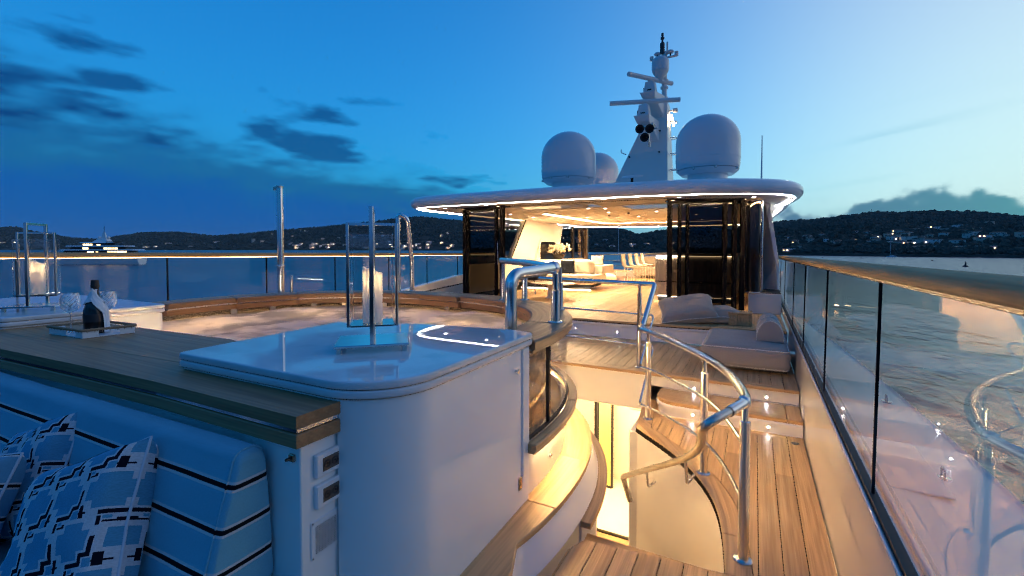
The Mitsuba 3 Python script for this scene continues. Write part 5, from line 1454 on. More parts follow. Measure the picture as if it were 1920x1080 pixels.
# far rail at the open front of the lounge
fr = thing('railing', 'low steel railing at the far open end of the lounge with two lower bars', 'railing')
put(fr, tube([(-7.2, 20.0, 1.55), (0.5, 20.0, 1.55)], 0.025, 12), 'steel', True)
for z in (1.28, 1.04):
    part(fr, 'mid_rail', tube([(-7.2, 20.0, z), (0.5, 20.0, z)], 0.013, 10), 'steel', True)
for x in (-6.3, -5.0, -3.7, -2.4, -1.1):
    part(fr, 'post', tube([(x, 20.0, 0.86), (x, 20.0, 1.54)], 0.02, 10), 'steel', True)
part(fr, 'kerb', bx(-7.4, 0.6, 19.9, 20.15, 0.3, 0.86, 0.02), 'gel_white')

# ------------------------------------------------------------------ roof gear: domes, mast, radars


def radome(x, y, z0, r, h, label):
    t = thing('radome', label, 'radome')
    prof = [(0, 0.10), (r * 0.955, 0.10), (r * 0.985, 0.16), (r, 0.30), (r, h - r * 0.95)] + [(r * math.cos(a), h - r * 0.95 + r * 0.95 * math.sin(a)) for a in np.linspace(0.06, math.pi / 2, 20)]
    prof[-1] = (0, h)
    put(t, lathe(prof, x, y, z0, 56), 'radome', 40)
    part(t, 'base_ring', lathe([(0, 0), (r * 0.80, 0), (r * 0.93, 0.07), (r * 0.965, 0.10), (r * 0.93, 0.115), (0, 0.115)], x, y, z0 - 0.015, 56), 'radome', 40)
    part(t, 'pedestal', lathe([(0, 0), (r * 0.7, 0), (r * 0.62, 0.1), (r * 0.62, z0 - 3.0), (0, z0 - 3.0)], x, y, 3.02, 40), 'gel_white', 40)
    part(t, 'seam', tube(np.c_[(r + 0.001) * np.cos(np.linspace(0, 6.283, 64)[:-1]) + x, (r + 0.001) * np.sin(np.linspace(0, 6.283, 64)[:-1]) + y, np.full(63, z0 + 0.31)], 0.005, 6, closed=True), 'radome', True)
    for a in (200, 250, 290, 340):
        part(t, 'bolt', mv(bx(-0.02, 0.02, -0.02, 0.02, 0, 0.05, 0.004), x + r * 0.96 * math.cos(math.radians(a)), y + r * 0.96 * math.sin(math.radians(a)), z0 + 0.05), 'steel_rough')
    return t


radome(-0.90, 10.4, 3.36, 0.625, 1.24, 'big white satellite dome on the right of the mast')
radome(-4.13, 10.8, 3.44, 0.67, 1.27, 'big white satellite dome on the left of the mast')
radome(-4.40, 14.0, 3.60, 0.66, 1.20, 'smaller white dome behind the left one, lit warm by the mast lamp')

ms = thing('mast', 'white raked radar mast on the deckhouse roof carrying antennas', 'mast')
mast_b = trimesh.convex.convex_hull(np.array([(-3.72, 12.45, 3.0), (-2.02, 12.45, 3.0), (-2.02, 13.6, 3.0), (-3.2, 13.6, 3.0), (-2.42, 12.55, 5.66), (-2.07, 12.55, 5.66), (-2.07, 13.0, 5.62), (-2.42, 13.0, 5.62)]))
put(ms, mast_b, 'satin_white', 20)
part(ms, 'pole', tube([(-2.165, 12.65, 5.6), (-2.165, 12.65, 6.98)], 0.065, 18), 'satin_white', True)
part(ms, 'pole_clamp', cat([lathe([(0.066, 0), (0.10, 0.0), (0.10, 0.05), (0.066, 0.05)], -2.165, 12.65, z, 18) for z in (5.74, 6.02, 6.2)]), 'satin_white', 40)
part(ms, 'arm', trimesh.convex.convex_hull(np.array([(-2.74, 11.7, 5.15), (-2.36, 11.7, 5.15), (-2.74, 12.2, 5.15), (-2.36, 12.2, 5.15), (-2.70, 11.75, 5.03), (-2.36, 11.75, 4.98), (-2.5, 12.6, 4.6), (-2.25, 12.6, 4.6), (-2.5, 12.6, 5.15), (-2.25, 12.6, 5.15)])), 'satin_white', 20)
part(ms, 'arm', trimesh.convex.convex_hull(np.array([(-2.66, 12.0, 5.80), (-2.29, 12.0, 5.80), (-2.66, 12.45, 5.80), (-2.29, 12.45, 5.80), (-2.62, 12.05, 5.70), (-2.29, 12.05, 5.66), (-2.36, 12.6, 5.2), (-2.12, 12.6, 5.2), (-2.36, 12.6, 5.80), (-2.12, 12.6, 5.80)])), 'satin_white', 20)
for k in range(5):
    z = 3.5 + 0.42 * k
    part(ms, 'step_rung', tube(fillet([(-2.03, 12.8, z), (-1.88, 12.8, z), (-1.88, 13.0, z), (-2.03, 13.0, z)], 0.03, 4), 0.014, 8), 'steel', True)
for x, y, z in ((-3.02, 12.47, 4.28), (-2.25, 12.50, 4.35), (-2.24, 12.52, 4.9), (-2.22, 12.54, 5.3)):
    part(ms, 'cable_gland', mv(rot(lathe([(0, 0), (0.025, 0), (0.025, 0.04), (0, 0.05)], n=12), 90, (1, 0, 0)), x, y, z), 'dark_metal')
part(ms, 'bracket', tube([(-3.12, 12.5, 4.36), (-3.24, 12.45, 4.42), (-3.24, 12.45, 4.5)], 0.014, 8), 'steel', True)


def radar(x, y, z, yaw, L, label):
    t = thing('radar', label, 'radar')
    put(t, trimesh.convex.convex_hull(np.vstack([bx(x - 0.14, x + 0.14, y - 0.17, y + 0.17, z, z + 0.04).vertices, bx(x - 0.11, x + 0.11, y - 0.13, y + 0.13, z + 0.24, z + 0.28).vertices])), 'satin_white', 20)
    part(t, 'hub', cyl(x, y, z + 0.281, z + 0.33, 0.07), 'satin_white', 40)
    b = tube([(-L / 2, 0, 0), (-L / 2 + 0.01, 0, 0), (L / 2 - 0.01, 0, 0), (L / 2, 0, 0)], [0.05, 0.058, 0.058, 0.05], 16)
    b.apply_transform(trimesh.transformations.rotation_matrix(math.radians(yaw), (0, 0, 1)))
    part(t, 'scanner_bar', mv(b, x, y, z + 0.385), 'satin_white', 40)
    part(t, 'motor', bx(x - 0.17, x - 0.141, y - 0.08, y + 0.02, z + 0.06, z + 0.16, 0.008), 'dark_metal')
    part(t, 'vent', bx(x - 0.06, x + 0.05, y - 0.1755, y - 0.171, z + 0.045, z + 0.075), 'black_soft', False)


radar(-2.52, 11.92, 5.151, 17, 1.72, 'lower open array radar with its long scanner bar turned broadside')
radar(-2.43, 12.22, 5.801, 55, 1.50, 'upper open array radar just below the small dome')
hn = thing('horn', 'cluster of three dark trumpet horns under the lower radar', 'horn')
for k, (x, z) in enumerate(((-2.57, 4.82), (-2.33, 4.80), (-2.45, 4.60))):
    h_ = lathe([(0.03, 0.0), (0.035, 0.10), (0.055, 0.16), (0.105, 0.22), (0.11, 0.23), (0.10, 0.222), (0.048, 0.16), (0.02, 0.10), (0, 0.08), ], 0, 0, 0, 28)
    h_ = mv(rot(h_, 98, (1, 0, 0)), x, 11.85, z)
    if k == 0:
        put(hn, h_, 'dark_metal', 40)
    else:
        part(hn, 'trumpet', h_, 'dark_metal', 40)
part(hn, 'mount', cat([tube([(-2.70, 11.95, 4.86), (-2.2, 11.95, 4.84)], 0.02, 8), tube([(-2.45, 11.95, 4.9), (-2.42, 12.1, 4.42)], 0.03, 8), bx(-2.56, -2.30, 11.9, 12.2, 4.88, 4.99, 0.01)]), 'steel_rough', 40)
sd = thing('small_dome', 'small white bell shaped dome high on the mast', 'dome')
put(sd, lathe([(0, 0.06), (0.205, 0.06), (0.215, 0.10), (0.215, 0.28)] + [(0.215 * math.cos(a), 0.28 + 0.17 * math.sin(a)) for a in np.linspace(0.1, 1.5, 10)] + [(0, 0.45)], -2.235, 12.45, 6.36, 40), 'radome', 40)
part(sd, 'skirt', lathe([(0, -0.22), (0.07, -0.20), (0.09, -0.12), (0.19, 0.02), (0.20, 0.058), (0, 0.058)], -2.235, 12.45, 6.36, 36), 'satin_white', 40)
part(sd, 'yardarm', cat([tube([(-2.5, 12.62, 6.80), (-1.84, 12.58, 6.80)], 0.03, 8), cyl(-2.49, 12.62, 6.80, 6.90, 0.05, 14), cyl(-1.86, 12.58, 6.80, 6.90, 0.05, 14)]), 'satin_white', 40)
for x in (-2.34, -2.01):
    ga = thing('mushroom_antenna', 'small mushroom antenna on the mast yardarm, ' + ('left' if x < -2.2 else 'right') + ' of the pole', 'antenna')
    put(ga, lathe([(0, 0.08), (0.07, 0.08), (0.09, 0.11), (0.06, 0.15), (0, 0.165)], x, 12.6, 6.82, 24), 'radome', 40)
    part(ga, 'stalk', cyl(x, 12.6, 6.82, 6.90, 0.018, 10), 'dark_metal')
ml = thing('masthead_light', 'dark stack of navigation lights at the top of the mast', 'light')
put(ml, lathe([(0, 0), (0.06, 0), (0.06, 0.12), (0.045, 0.13), (0.06, 0.15), (0.06, 0.27), (0.03, 0.30), (0.022, 0.36), (0.05, 0.38), (0.05, 0.42), (0.025, 0.44), (0.035, 0.47), (0.03, 0.53), (0, 0.54)], -2.215, 12.6, 6.92, 22), 'dark_metal', 40)
part(ml, 'side_rod', tube([(-2.10, 12.65, 6.9), (-2.10, 12.65, 7.22)], 0.022, 8), 'satin_white', True)
ds = thing('satellite_dish', 'small round tilted disc antenna on the roof front of the mast', 'antenna')
d_ = lathe([(0, 0.0), (0.24, 0.02), (0.25, 0.035), (0.18, 0.055), (0, 0.065)], n=36)
put(ds, mv(rot(d_, 14, (1, 0, 0)), -2.60, 11.0, 3.50), 'satin_white', 40)
part(ds, 'stalk', tube([(-2.60, 11.0, 3.05), (-2.60, 11.0, 3.51)], 0.03, 10), 'black_soft', True)
sl = thing('mast_lamp', 'floodlight on the mast side throwing warm light back over the roof', 'lamp')
put(sl, bx(-1.98, -1.86, 12.85, 12.95, 5.44, 5.54, 0.01), 'satin_white')
part(sl, 'arm', tube([(-2.07, 12.9, 5.5), (-1.97, 12.9, 5.49)], 0.015, 8), 'steel_rough', True)
part(sl, 'tube', mv(rot(cyl(0, 0, -0.16, 0.16, 0.028, 14), -12, (0, 1, 0)), -1.99, 12.9, 5.24), 'lamp_body', 40, emitter=glow(9, (1, 0.7, 0.38), 1))
fl2 = thing('roof_lamp', 'low warm floodlight on the roof behind the domes', 'lamp')
put(fl2, bx(-3.55, -3.35, 13.0, 13.1, 3.12, 3.22, 0.01), 'satin_white')
part(fl2, 'lens', cyl(-3.45, 13.14, 3.225, 3.30, 0.03, 12), 'lamp_body', 40, emitter=glow(60, (1, 0.66, 0.32), 1))
for x, y, h, lab in ((0.11, 12.0, 0.95, 'tall white whip antenna on the right roof edge'), (-1.80, 12.7, 0.0, '')):
    if h:
        wa = thing('whip_antenna', lab, 'antenna')
        put(wa, tube([(x, y, 3.0), (x, y, 3.45), (x, y, 3.45 + h)], [0.022, 0.018, 0.010], 10), 'radome', True)
        part(wa, 'base', cyl(x, y, 2.98, 3.08, 0.04, 14), 'dark_metal')

# ------------------------------------------------------------------ sea, hills, town, boats
ZS = -11.2
rad = np.r_[0.5, np.geomspace(2.5, 160, 230), np.geomspace(165, 9000, 70)]
ang = np.radians(np.linspace(-100, 130, 700))
R_, A_ = np.meshgrid(rad, ang, indexing='ij')
X_, Y_ = R_ * np.sin(A_), R_ * np.cos(A_)
amp = np.clip(1 - R_ / 150, 0, 1) * 0.80
h_ = (meshkit.fbm(np.stack([X_ * 0.50 + Y_ * 0.2, Y_ * 0.30, 0 * X_], -1), 5, 2) - 0.5) * amp
V_ = np.stack([X_, Y_, ZS + h_], -1).reshape(-1, 3)
nA = len(ang)
I_, J_ = np.meshgrid(np.arange(len(rad) - 1), np.arange(nA - 1), indexing='ij')
a_ = (I_ * nA + J_).ravel()
F_ = np.vstack([np.c_[a_, a_ + nA + 1, a_ + nA], np.c_[a_, a_ + 1, a_ + nA + 1]])
me_ = trimesh.Trimesh(V_, F_, process=False)
if me_.face_normals[0][2] < 0:
    me_.invert()
single('sea', me_, 'sea', 'dark blue evening sea, rippled and brighter to starboard', kind='structure', smooth=True)

RIDGE_P = [(-110, 1.6), (-76.0, 1.55), (-75.1, 1.6), (-74.2, 1.29), (-71.9, 0.82), (-69.7, 0.65), (-68.8, 0.9), (-66.8, 1.3), (-63.4, 1.42), (-61, 1.05), (-59, 1.23), (-55.1, 1.68), (-51.6, 2.08), (-47.7, 2.45), (-46, 2.78), (-41.9, 3.15), (-39.6, 3.44), (-36.2, 3.15), (-34.5, 2.9), (-30.6, 2.46), (-25.2, 2.08), (-21.3, 2.0), (-17.7, 2.1), (-15.4, 2.13), (-13.9, 1.82), (-12.6, 1.30), (-11.4, 1.45), (-10.4, 1.7), (-9.4, 1.77), (-6.3, 1.9), (-1.9, 2.0), (5, 2.0)]
RIDGE_S = [(-8, 1.2), (-1.9, 2.30), (2.3, 2.46), (5.2, 2.56), (7.1, 2.77), (10.3, 2.97), (13.7, 2.95), (17.5, 2.71), (19.1, 2.37), (20.2, 2.19), (22.5, 1.92), (40, 1.6), (90, 1.2)]
NEAR_S = [(-8, 1.2), (-1.9, 1.40), (2.3, 1.80), (4.2, 1.86), (8.8, 1.97), (10.4, 1.80), (12.8, 1.35), (15, 1.15), (17.5, 1.45), (20.2, 1.72), (22.5, 1.82), (40, 1.2), (90, 0.8)]
SHORE = [(-110, 3700), (-76, 3650), (-59.5, 2640), (-34.5, 1880), (-18.7, 1340), (-9.3, 1130), (2.3, 895), (12.8, 846), (20.2, 841), (40, 900), (90, 1200)]


def tab(t, a):
    return np.interp(a, [x for x, _ in t], [y for _, y in t])


def ground(a, s):
    """Height above the sea of the land at azimuth a (degrees) and s times the shore distance."""
    a, s = np.asarray(a, float), np.asarray(s, float)
    sh = tab(SHORE, a)
    w = np.clip((a + 5) / 4, 0, 1)
    hp = np.tan(np.radians(tab(RIDGE_P, a))) * sh * 1.55 + 13
    u = np.clip((s - 1) / 0.55, 0, 1)
    port = 3 * np.clip((s - 1) / 0.004, 0, 1) + (hp - 3) * np.sin(u * np.pi / 2) ** 1.15 * np.where(s > 1.55, np.clip(1 - (s - 1.55) * 0.6, 0, 1), 1)
    hn = np.tan(np.radians(tab(NEAR_S, a))) * sh * 1.4 + 13
    hf = np.tan(np.radians(tab(RIDGE_S, a))) * sh * 3.0 + 13
    u1 = np.clip((s - 1) / 0.4, 0, 1)
    near = 3 * np.clip((s - 1) / 0.004, 0, 1) + (hn - 3) * np.sin(u1 * np.pi / 2) ** 1.1
    u2 = np.clip((s - 1.4) / 1.6, 0, 1)
    stb = near + (hf - hn) * u2 * u2 * (3 - 2 * u2)
    stb = np.where(s > 3.0, hf * np.clip(1 - (s - 3) * 0.4, 0, 1), stb)
    h = port * (1 - w) + stb * w
    n_ = meshkit.fbm(np.stack([a * 0.35, s * 6, 0 * a], -1), 4, 11) - 0.5
    return h * (1 + 0.16 * n_ * np.clip((s - 1.01) * 8, 0, 1)) - 3.0 * (s < 1.0005)


aa_ = np.linspace(-108, 88, 560)
ss_ = np.r_[0.985, 1.0, 1.003, np.linspace(1.01, 1.6, 34), np.linspace(1.65, 3.4, 30)]
G_, S_ = np.meshgrid(aa_, ss_, indexing='ij')
D_ = tab(SHORE, G_) * S_
H_ = ground(G_, S_)
V_ = np.stack([D_ * np.sin(np.radians(G_)), D_ * np.cos(np.radians(G_)), ZS + H_], -1).reshape(-1, 3)
ns = len(ss_)
I_, J_ = np.meshgrid(np.arange(len(aa_) - 1), np.arange(ns - 1), indexing='ij')
a_ = (I_ * ns + J_).ravel()
F_ = np.vstack([np.c_[a_, a_ + ns + 1, a_ + ns], np.c_[a_, a_ + 1, a_ + ns + 1]])
me_ = trimesh.Trimesh(V_, F_, process=False)
if me_.face_normals[:, 2].mean() < 0:
    me_.invert()
single('hills', me_, 'hill', 'long dark wooded hills behind the bay', kind='structure', smooth=True)

# the wood: many small crowns, one mass
base = trimesh.creation.icosphere(subdivisions=1)
n_tree = 15000
ta = np.r_[rng.uniform(-78, -1, 8000), rng.uniform(-3, 26, 7000)]
tsv = np.where(ta < -3, 1.012 + 0.60 * rng.random(n_tree) ** 0.8, 1.012 + 2.05 * rng.random(n_tree) ** 1.5)
ridge = rng.random(n_tree) < 0.16
tsv = np.where(ridge, np.where(ta < -3, rng.uniform(1.48, 1.57, n_tree), np.where(rng.random(n_tree) < 0.5, rng.uniform(1.33, 1.42, n_tree), rng.uniform(2.8, 3.0, n_tree))), tsv)
td = tab(SHORE, ta) * tsv
tz = ZS + ground(ta, tsv)
size = rng.uniform(3.2, 6.5, n_tree) * np.clip(td / 1300, 0.75, 1.7) ** 0.6
bv, bf = np.array(base.vertices), np.array(base.faces)
jit = 1 + rng.uniform(-0.35, 0.35, (n_tree, len(bv), 1))
sc_ = np.stack([size * rng.uniform(0.8, 1.3, n_tree), size * rng.uniform(0.8, 1.3, n_tree), size * rng.uniform(0.7, 1.15, n_tree)], -1)
TV = bv[None] * jit * sc_[:, None] + np.stack([td * np.sin(np.radians(ta)), td * np.cos(np.radians(ta)), tz + sc_[:, 2] * 0.5], -1)[:, None]
TF = bf[None] + (np.arange(n_tree) * len(bv))[:, None, None]
single('woodland', trimesh.Trimesh(TV.reshape(-1, 3), TF.reshape(-1, 3), process=False), 'leaf_far', 'dark woodland covering the hills round the bay', kind='stuff', smooth=False)

WIN = [(1.0, 0.62, 0.26), (1.0, 0.72, 0.38), (1.0, 0.80, 0.55), (1.0, 0.55, 0.20)]


def house_far(a, el, w, d, h, lit, label, group, k_emit=2.0, m=None, flat=False):
    """A house standing where the hillside shows at elevation el (degrees) from the deck."""
    s = np.linspace(1.006, 1.58 if a < -3 else 2.9, 900)
    dist = tab(SHORE, a) * s
    e = np.degrees(np.arctan((ZS + ground(np.full_like(s, a), s) - EYE[2]) / dist))
    hit = np.nonzero(e >= el)[0]
    i = hit[0] if len(hit) else int(np.argmax(e))
    D, z = dist[i], ZS + float(ground(a, s[i])) - 2.5
    yaw = -a + rng.uniform(-28, 28)
    o = np.array([D * math.sin(math.radians(a)), D * math.cos(math.radians(a)), 0])
    P = lambda mm: mv(rot(mm, yaw), o[0], o[1], z)
    t = thing('house', label, 'house', group)
    wallm = m or f'render{rng.integers(4)}'
    H = h + 2.5
    part(t, 'wall', P(bx(-w / 2, w / 2, -d / 2, d / 2, 0, H)), wallm, False)
    if flat:
        part(t, 'roof', P(bx(-w / 2 - 0.3, w / 2 + 0.3, -d / 2 - 0.3, d / 2 + 0.3, H + 0.003, H + 0.6)), wallm, False)
    else:
        rp = np.array([(-w / 2 - .4, -d / 2 - .4, H), (w / 2 + .4, -d / 2 - .4, H), (w / 2 + .4, d / 2 + .4, H), (-w / 2 - .4, d / 2 + .4, H), (-w / 4, 0, H + d * 0.22), (w / 4, 0, H + d * 0.22)])
        part(t, 'roof', P(mv(trimesh.convex.convex_hull(rp), 0, 0, 0.004)), 'roof_tile', False)
    st_ = max(1, int(round(h / 3.0)))
    nc = max(2, int(w / 3.6))
    cells = [(i, j) for i in range(nc) for j in range(st_)]
    rng.shuffle(cells)
    for q, (i, j) in enumerate(cells[:max(lit, min(len(cells), 5))]):
        x = -w / 2 + (i + 0.5) * w / nc
        zz_ = 2.5 + j * 3.0 + 0.9
        b_ = P(bx(x - 0.75, x + 0.75, -d / 2 - 0.12, -d / 2 - 0.02, zz_, zz_ + 1.5))
        if q < lit:
            part(t, 'window', b_, 'pane_dark', False, emitter=glow(k_emit * 2.5 * rng.uniform(0.4, 1.7), WIN[rng.integers(4)], 0.0))
        else:
            part(t, 'window', b_, 'pane_dark', False)


U = rng.uniform
TOWN, HILL_P, VILLA, STB = 'houses of the harbour town on the port shore', 'houses on the wooded port hillside', 'villas on the hill seen through the open lounge', 'houses on the starboard hillside'
for k in range(46):
    house_far(U(-55, -34.2), U(-0.22, 0.45), U(11, 24), U(10, 14), U(6, 13), int(U(1, 4.5)), 'small pale waterfront house with lit windows in the harbour town to port', TOWN, 3.4, flat=U(0, 1) < 0.4)
for k in range(24):
    house_far(U(-56, -35), U(0.3, 1.9), U(10, 18), U(9, 12), U(5, 9), int(U(0, 2.4)), 'small house among the dark trees on the port hillside', HILL_P, 2.6)
for a, el_, w, h, l in ((-75.9, 0.35, 26, 7, 4), (-75.1, 0.40, 18, 6, 3), (-73.4, 0.2, 20, 6, 1), (-66.4, 0.0, 38, 6, 4), (-65.7, 0.02, 22, 7, 4), (-64.7, 0.35, 30, 6, 1), (-62.9, 0.05, 22, 6, 0), (-60.6, 0.5, 34, 6, 1), (-57.3, 0.55, 16, 20, 0), (-56.4, 0.6, 24, 9, 1), (-70.4, 0.35, 24, 10, 1)):
    house_far(a, el_, w, 14, h, l, 'low pale building at the dark left shore', 'buildings on the dark left shore', 3.0, flat=h > 8)
for a, el_, w, h, l in ((-19.5, 0.55, 22, 13, 0), (-18.6, 1.25, 16, 7, 2), (-20.0, 1.05, 14, 7, 1), (-15.6, 0.0, 14, 6, 1), (-13.2, 0.1, 15, 8, 2), (-11.5, 0.12, 14, 8, 1), (-10.0, 0.45, 12, 6, 1), (-16.4, 0.75, 15, 6, 0), (-14.1, 0.7, 13, 6, 0), (-12.2, 0.9, 12, 6, 1), (-22.2, 0.2, 14, 7, 2), (-24, 0.5, 14, 7, 2), (-8.6, 0.3, 14, 6, 1), (-6, 0.5, 14, 6, 1), (-17.4, 0.2, 12, 6, 1)):
    house_far(a, el_, w, 11, h, l, 'pale villa on the wooded hill seen through the open lounge', VILLA, 1.6, m='render3')
for k in range(26):
    house_far(U(2.6, 12), U(-0.25, 1.5), U(7, 13), U(7, 10), U(4, 7), int(U(0, 1.8)), 'small house scattered in the dark trees across the water to starboard', STB, 2.2)
for k in range(80):
    a = U(10.5, 24)
    house_far(a, U(0.15, 2.05) * np.clip((a - 7) / 9, 0.4, 1), U(9, 20), U(7, 10), U(5, 10), int(U(0, 2.3)), 'small house in the crowded hillside town far right across the water', 'houses of the hillside town far right', 2.4, flat=U(0, 1) < 0.5)
for a in (2.4, 3.0, 3.4, 13.5, 13.9, 14.6, 16.2, 17.1, 18.2, 15.6):
    house_far(a, -0.42 if a < 5 else -0.15, U(9, 15), 8, 4, 3, 'low lit building close to the water across the bay to starboard', 'lit buildings on the starboard waterline', 3.6, flat=True)
tw = thing('lookout_tower', 'slim lookout tower standing alone on the starboard ridge', 'tower')
a, s = 10.1, 2.98
D = float(tab(SHORE, a)) * s
o = (D * math.sin(math.radians(a)), D * math.cos(math.radians(a)))
z = ZS + float(ground(a, s))
put(tw, lathe([(0, -3), (4.5, -3), (3.4, 12), (3.4, 14), (4.2, 14.2), (4.2, 17), (2, 18), (1.6, 22), (0, 24)], *o, z, 12), 'render1', 40)
part(tw, 'mast', cyl(o[0], o[1], z + 23, z + 34, 0.6, 8), 'dark_metal')

# the motor yacht at anchor off the port side
YC, YD = np.array([-452.0, 160.0]), np.array([0.884, 0.468])
YM = np.array([[YD[0], -YD[1], 0, YC[0]], [YD[1], YD[0], 0, YC[1]], [0, 0, 1, 0], [0, 0, 0, 1.0]])


def Yt(m):
    m = m.copy()
    m.apply_transform(YM)
    return m


my = thing('motor_yacht', 'large white motor yacht at anchor with warm lit deck windows', 'yacht')
secs = []
for s, b, zt in ((-41, 0.3, -2.6), (-36, 2.6, -2.7), (-28, 4.8, -2.9), (-15, 6.2, -3.2), (5, 6.6, -3.4), (25, 6.4, -3.5), (36, 5.8, -3.6), (40, 5.2, -5.5)):
    secs.append(np.array([(s, -b, zt), (s - 1.5 * (s < -30), -b * 0.85, -8), (s + 3 * (s < -30), -b * 0.55, -12), (s + 3 * (s < -30), b * 0.55, -12), (s - 1.5 * (s < -30), b * 0.85, -8), (s, b, zt)]))
V_ = np.vstack(secs)
F_ = []
for r in range(7):
    for i in range(6):
        a_, b_ = r * 6 + i, r * 6 + (i + 1) % 6
        F_ += [[a_, b_, b_ + 6], [a_, b_ + 6, a_ + 6]]
F_ += [[0, i + 1, i] for i in range(1, 5)] + [[42, 42 + i, 42 + i + 1] for i in range(1, 5)]
hm = trimesh.Trimesh(V_, np.array(F_), process=False)
if hm.volume < 0:
    hm.invert()
put(my, Yt(hm), 'ship_white', 30)
tiers = [(-22, 36, 5.6, -3.4, -0.4, 'main'), (-17, 29, 5.0, -0.1, 2.5, 'upper'), (-6, 20, 4.2, 2.8, 5.2, 'bridge')]
for x0, x1, b, z0, z1, nm in tiers:
    part(my, 'cabin', Yt(mv(trimesh.convex.convex_hull(np.array([(x0 + 5, -b, 0), (x1 - 3, -b, 0), (x0 + 8, -b, z1 - z0), (x1 - 4, -b, z1 - z0), (x0 + 5, b, 0), (x1 - 3, b, 0), (x0 + 8, b, z1 - z0), (x1 - 4, b, z1 - z0), (x0, 0, 0), (x0 + 4, 0, z1 - z0)])), 0, 0, z0)), 'pane_dark', 20)
for x0, x1, b, z in ((-24, 38, 6.0, -0.4), (-19, 31, 5.4, 2.5), (-8, 22, 4.6, 5.2)):
    part(my, 'deck_slab', Yt(trimesh.convex.convex_hull(np.array([(x0, 0, z), (x0 + 6, -b, z), (x1, -b, z), (x1 + 1, 0, z), (x0 + 6, b, z), (x1, b, z), (x0 + 1, 0, z + 0.8), (x0 + 7, -b + .4, z + 0.8), (x1 - 1, -b + .4, z + 0.8), (x1 - 1, b - .4, z + 0.8), (x0 + 7, b - .4, z + 0.8)]))), 'ship_white', 20)
part(my, 'bulwark', Yt(bx(-30, 37, -6.3, -6.1, -3.4, -2.4)), 'ship_white', False)
for x0, x1, y, z0, z1, k in ((3, 8, -5.7, -2.6, -0.9, 2.2), (18, 33, -5.7, -2.4, -0.8, 1.6), (9.5, 11.5, -5.7, -2.4, -0.9, 1.2), (-1, 3.5, -5.1, 0.4, 1.9, 2.6), (15, 26, -5.1, 0.4, 1.7, 1.3), (-1.5, 6, -4.3, 3.2, 4.6, 1.8), (9, 12, -4.3, 3.3, 4.4, 1.4)):
    n = max(1, int((x1 - x0) / 2.4))
    for i in range(n):
        a_, b_ = x0 + (x1 - x0) * i / n + 0.15, x0 + (x1 - x0) * (i + 1) / n - 0.15
        part(my, 'window', Yt(bx(a_, b_, y - 0.06, y, z0, z1)), 'pane_dark', False, emitter=glow(k * rng.uniform(0.5, 1.3), WIN[rng.integers(2)], 0.0))
part(my, 'mast_house', Yt(trimesh.convex.convex_hull(np.array([(4, -2.5, 6), (16, -2.5, 6), (4, 2.5, 6), (16, 2.5, 6), (8, -1.8, 8.5), (14, -1.8, 8.5), (8, 1.8, 8.5), (14, 1.8, 8.5)]))), 'ship_white', 20)
part(my, 'mast', Yt(trimesh.convex.convex_hull(np.array([(9.5, -0.8, 8.5), (13, -0.8, 8.5), (9.5, 0.8, 8.5), (13, 0.8, 8.5), (10.5, -0.3, 13.5), (12, -0.3, 13.5), (10.5, 0.3, 13.5), (12, 0.3, 13.5)]))), 'ship_white', 20)
part(my, 'aerial', Yt(tube([(11.2, 0, 13.5), (11.4, 0, 18)], 0.18, 6)), 'dark_metal', True)
for x in (7.5, 14.5):
    part(my, 'dome', Yt(mv(trimesh.creation.icosphere(subdivisions=2, radius=1.1), x, 0, 9.4)), 'ship_white', 40)
for x in np.arange(17, 31, 3.0):
    part(my, 'awning_post', Yt(bx(x, x + 0.15, -4.6, -4.45, 3.3, 6.2)), 'dark_metal', False)
part(my, 'awning', Yt(bx(16, 31, -4.7, 4.7, 6.2, 6.4)), 'dark_metal', False)


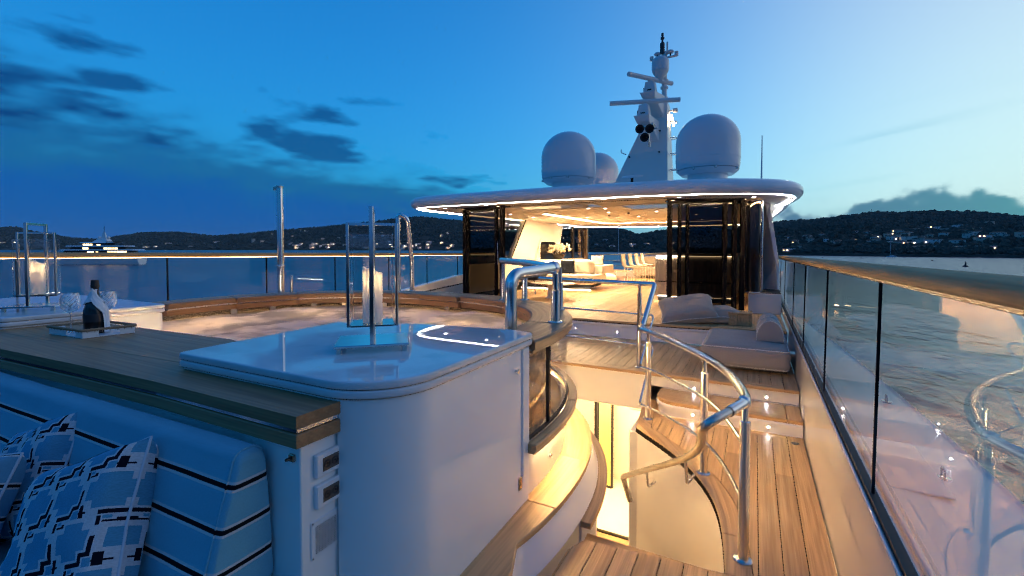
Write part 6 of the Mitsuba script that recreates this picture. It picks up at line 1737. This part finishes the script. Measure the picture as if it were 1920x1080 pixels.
def sailboat(x, y, L, Hm, label, yaw):
    t = thing('sailing_boat', label, 'boat')
    secs = []
    for s, b in ((-0.5, 0.02), (-0.35, 0.12), (0, 0.17), (0.35, 0.15), (0.5, 0.11)):
        secs.append(np.array([(s * L, -b * L, 1.1), (s * L * 0.96, -b * L * 0.7, -0.3), (s * L * 0.96, b * L * 0.7, -0.3), (s * L, b * L, 1.1)]))
    V, F = np.vstack(secs), []
    for r in range(4):
        for i in range(4):
            a_, b_ = r * 4 + i, r * 4 + (i + 1) % 4
            F += [[a_, b_, b_ + 4], [a_, b_ + 4, a_ + 4]]
    F += [[0, 2, 1], [0, 3, 2], [16, 17, 18], [16, 18, 19]]
    m = trimesh.Trimesh(V, np.array(F), process=False)
    if m.volume < 0:
        m.invert()
    P = lambda mm: mv(rot(mm, yaw), x, y, ZS)
    put(t, P(m), 'ship_white', False)
    part(t, 'cabin', P(bx(-L * 0.15, L * 0.2, -L * 0.08, L * 0.08, 1.1, 1.8, 0.2)), 'ship_white', False)
    part(t, 'mast', P(tube([(-L * 0.08, 0, 1), (-L * 0.08, 0, Hm)], 0.13 if Hm < 19 else 0.2, 8)), 'ship_white', True)
    part(t, 'boom', P(tube([(-L * 0.08, 0, 2.6), (L * 0.38, 0, 2.7)], 0.16, 8)), 'piping', True)
    part(t, 'stay', P(cat([tube([(-L * 0.49, 0, 1.1), (-L * 0.08, 0, Hm - 0.3)], 0.035, 5), tube([(L * 0.49, 0, 1.1), (-L * 0.08, 0, Hm - 0.3)], 0.035, 5)])), 'dark_metal', True)


def polar(a, d):
    return d * math.sin(math.radians(a)), d * math.cos(math.radians(a))


sailboat(*polar(-14.7, 411), 16, 32.5, 'sailing boat with a tall pale mast seen through the open lounge', 60)
sailboat(*polar(11.7, 805), 12, 19, 'small sailing boat with a bare mast anchored off the starboard shore', 15)
bu = thing('channel_buoy', 'dark channel buoy floating alone on the bright water to starboard', 'buoy')
bx_, by_ = polar(16.8, 436)
put(bu, lathe([(0, -0.6), (1.3, -0.6), (1.5, 0.0), (1.3, 0.8), (0.5, 1.1), (0.35, 2.6), (0, 2.7)], bx_, by_, ZS, 20), 'black_soft', 40)
part(bu, 'top_mark', lathe([(0, 2.7), (0.5, 2.9), (0.1, 3.6), (0, 3.7)], bx_, by_, ZS, 14), 'black_soft', 40)
for a, d in ((6.2, 700), (14.6, 600), (9.4, 690), (4.3, 760)):
    t = thing('mooring_buoy', 'tiny dark mooring buoy dotting the water off the starboard shore', 'buoy', 'mooring buoys off the starboard shore')
    x, y = polar(a, d)
    put(t, lathe([(0, -0.3), (0.5, -0.2), (0.7, 0.3), (0.4, 0.8), (0, 0.95)], x, y, ZS, 14), 'black_soft', 40)

# ------------------------------------------------------------------ evening air
scene['air'] = {'type': 'homogeneous', 'albedo': {'type': 'rgb', 'value': [0.95, 0.95, 0.95]}, 'sigma_t': 0.00003}
labels['haze'] = {'label': 'thin blue evening haze over the bay', 'kind': 'stuff'}
scene['haze'] = {'type': 'cube', 'to_world': T().translate([0, 0, 195.0]).scale([14500, 14500, 210.0]), 'bsdf': {'type': 'null'}, 'interior': {'type': 'ref', 'id': 'air'}}
scene['camera']['medium'] = {'type': 'ref', 'id': 'air'}
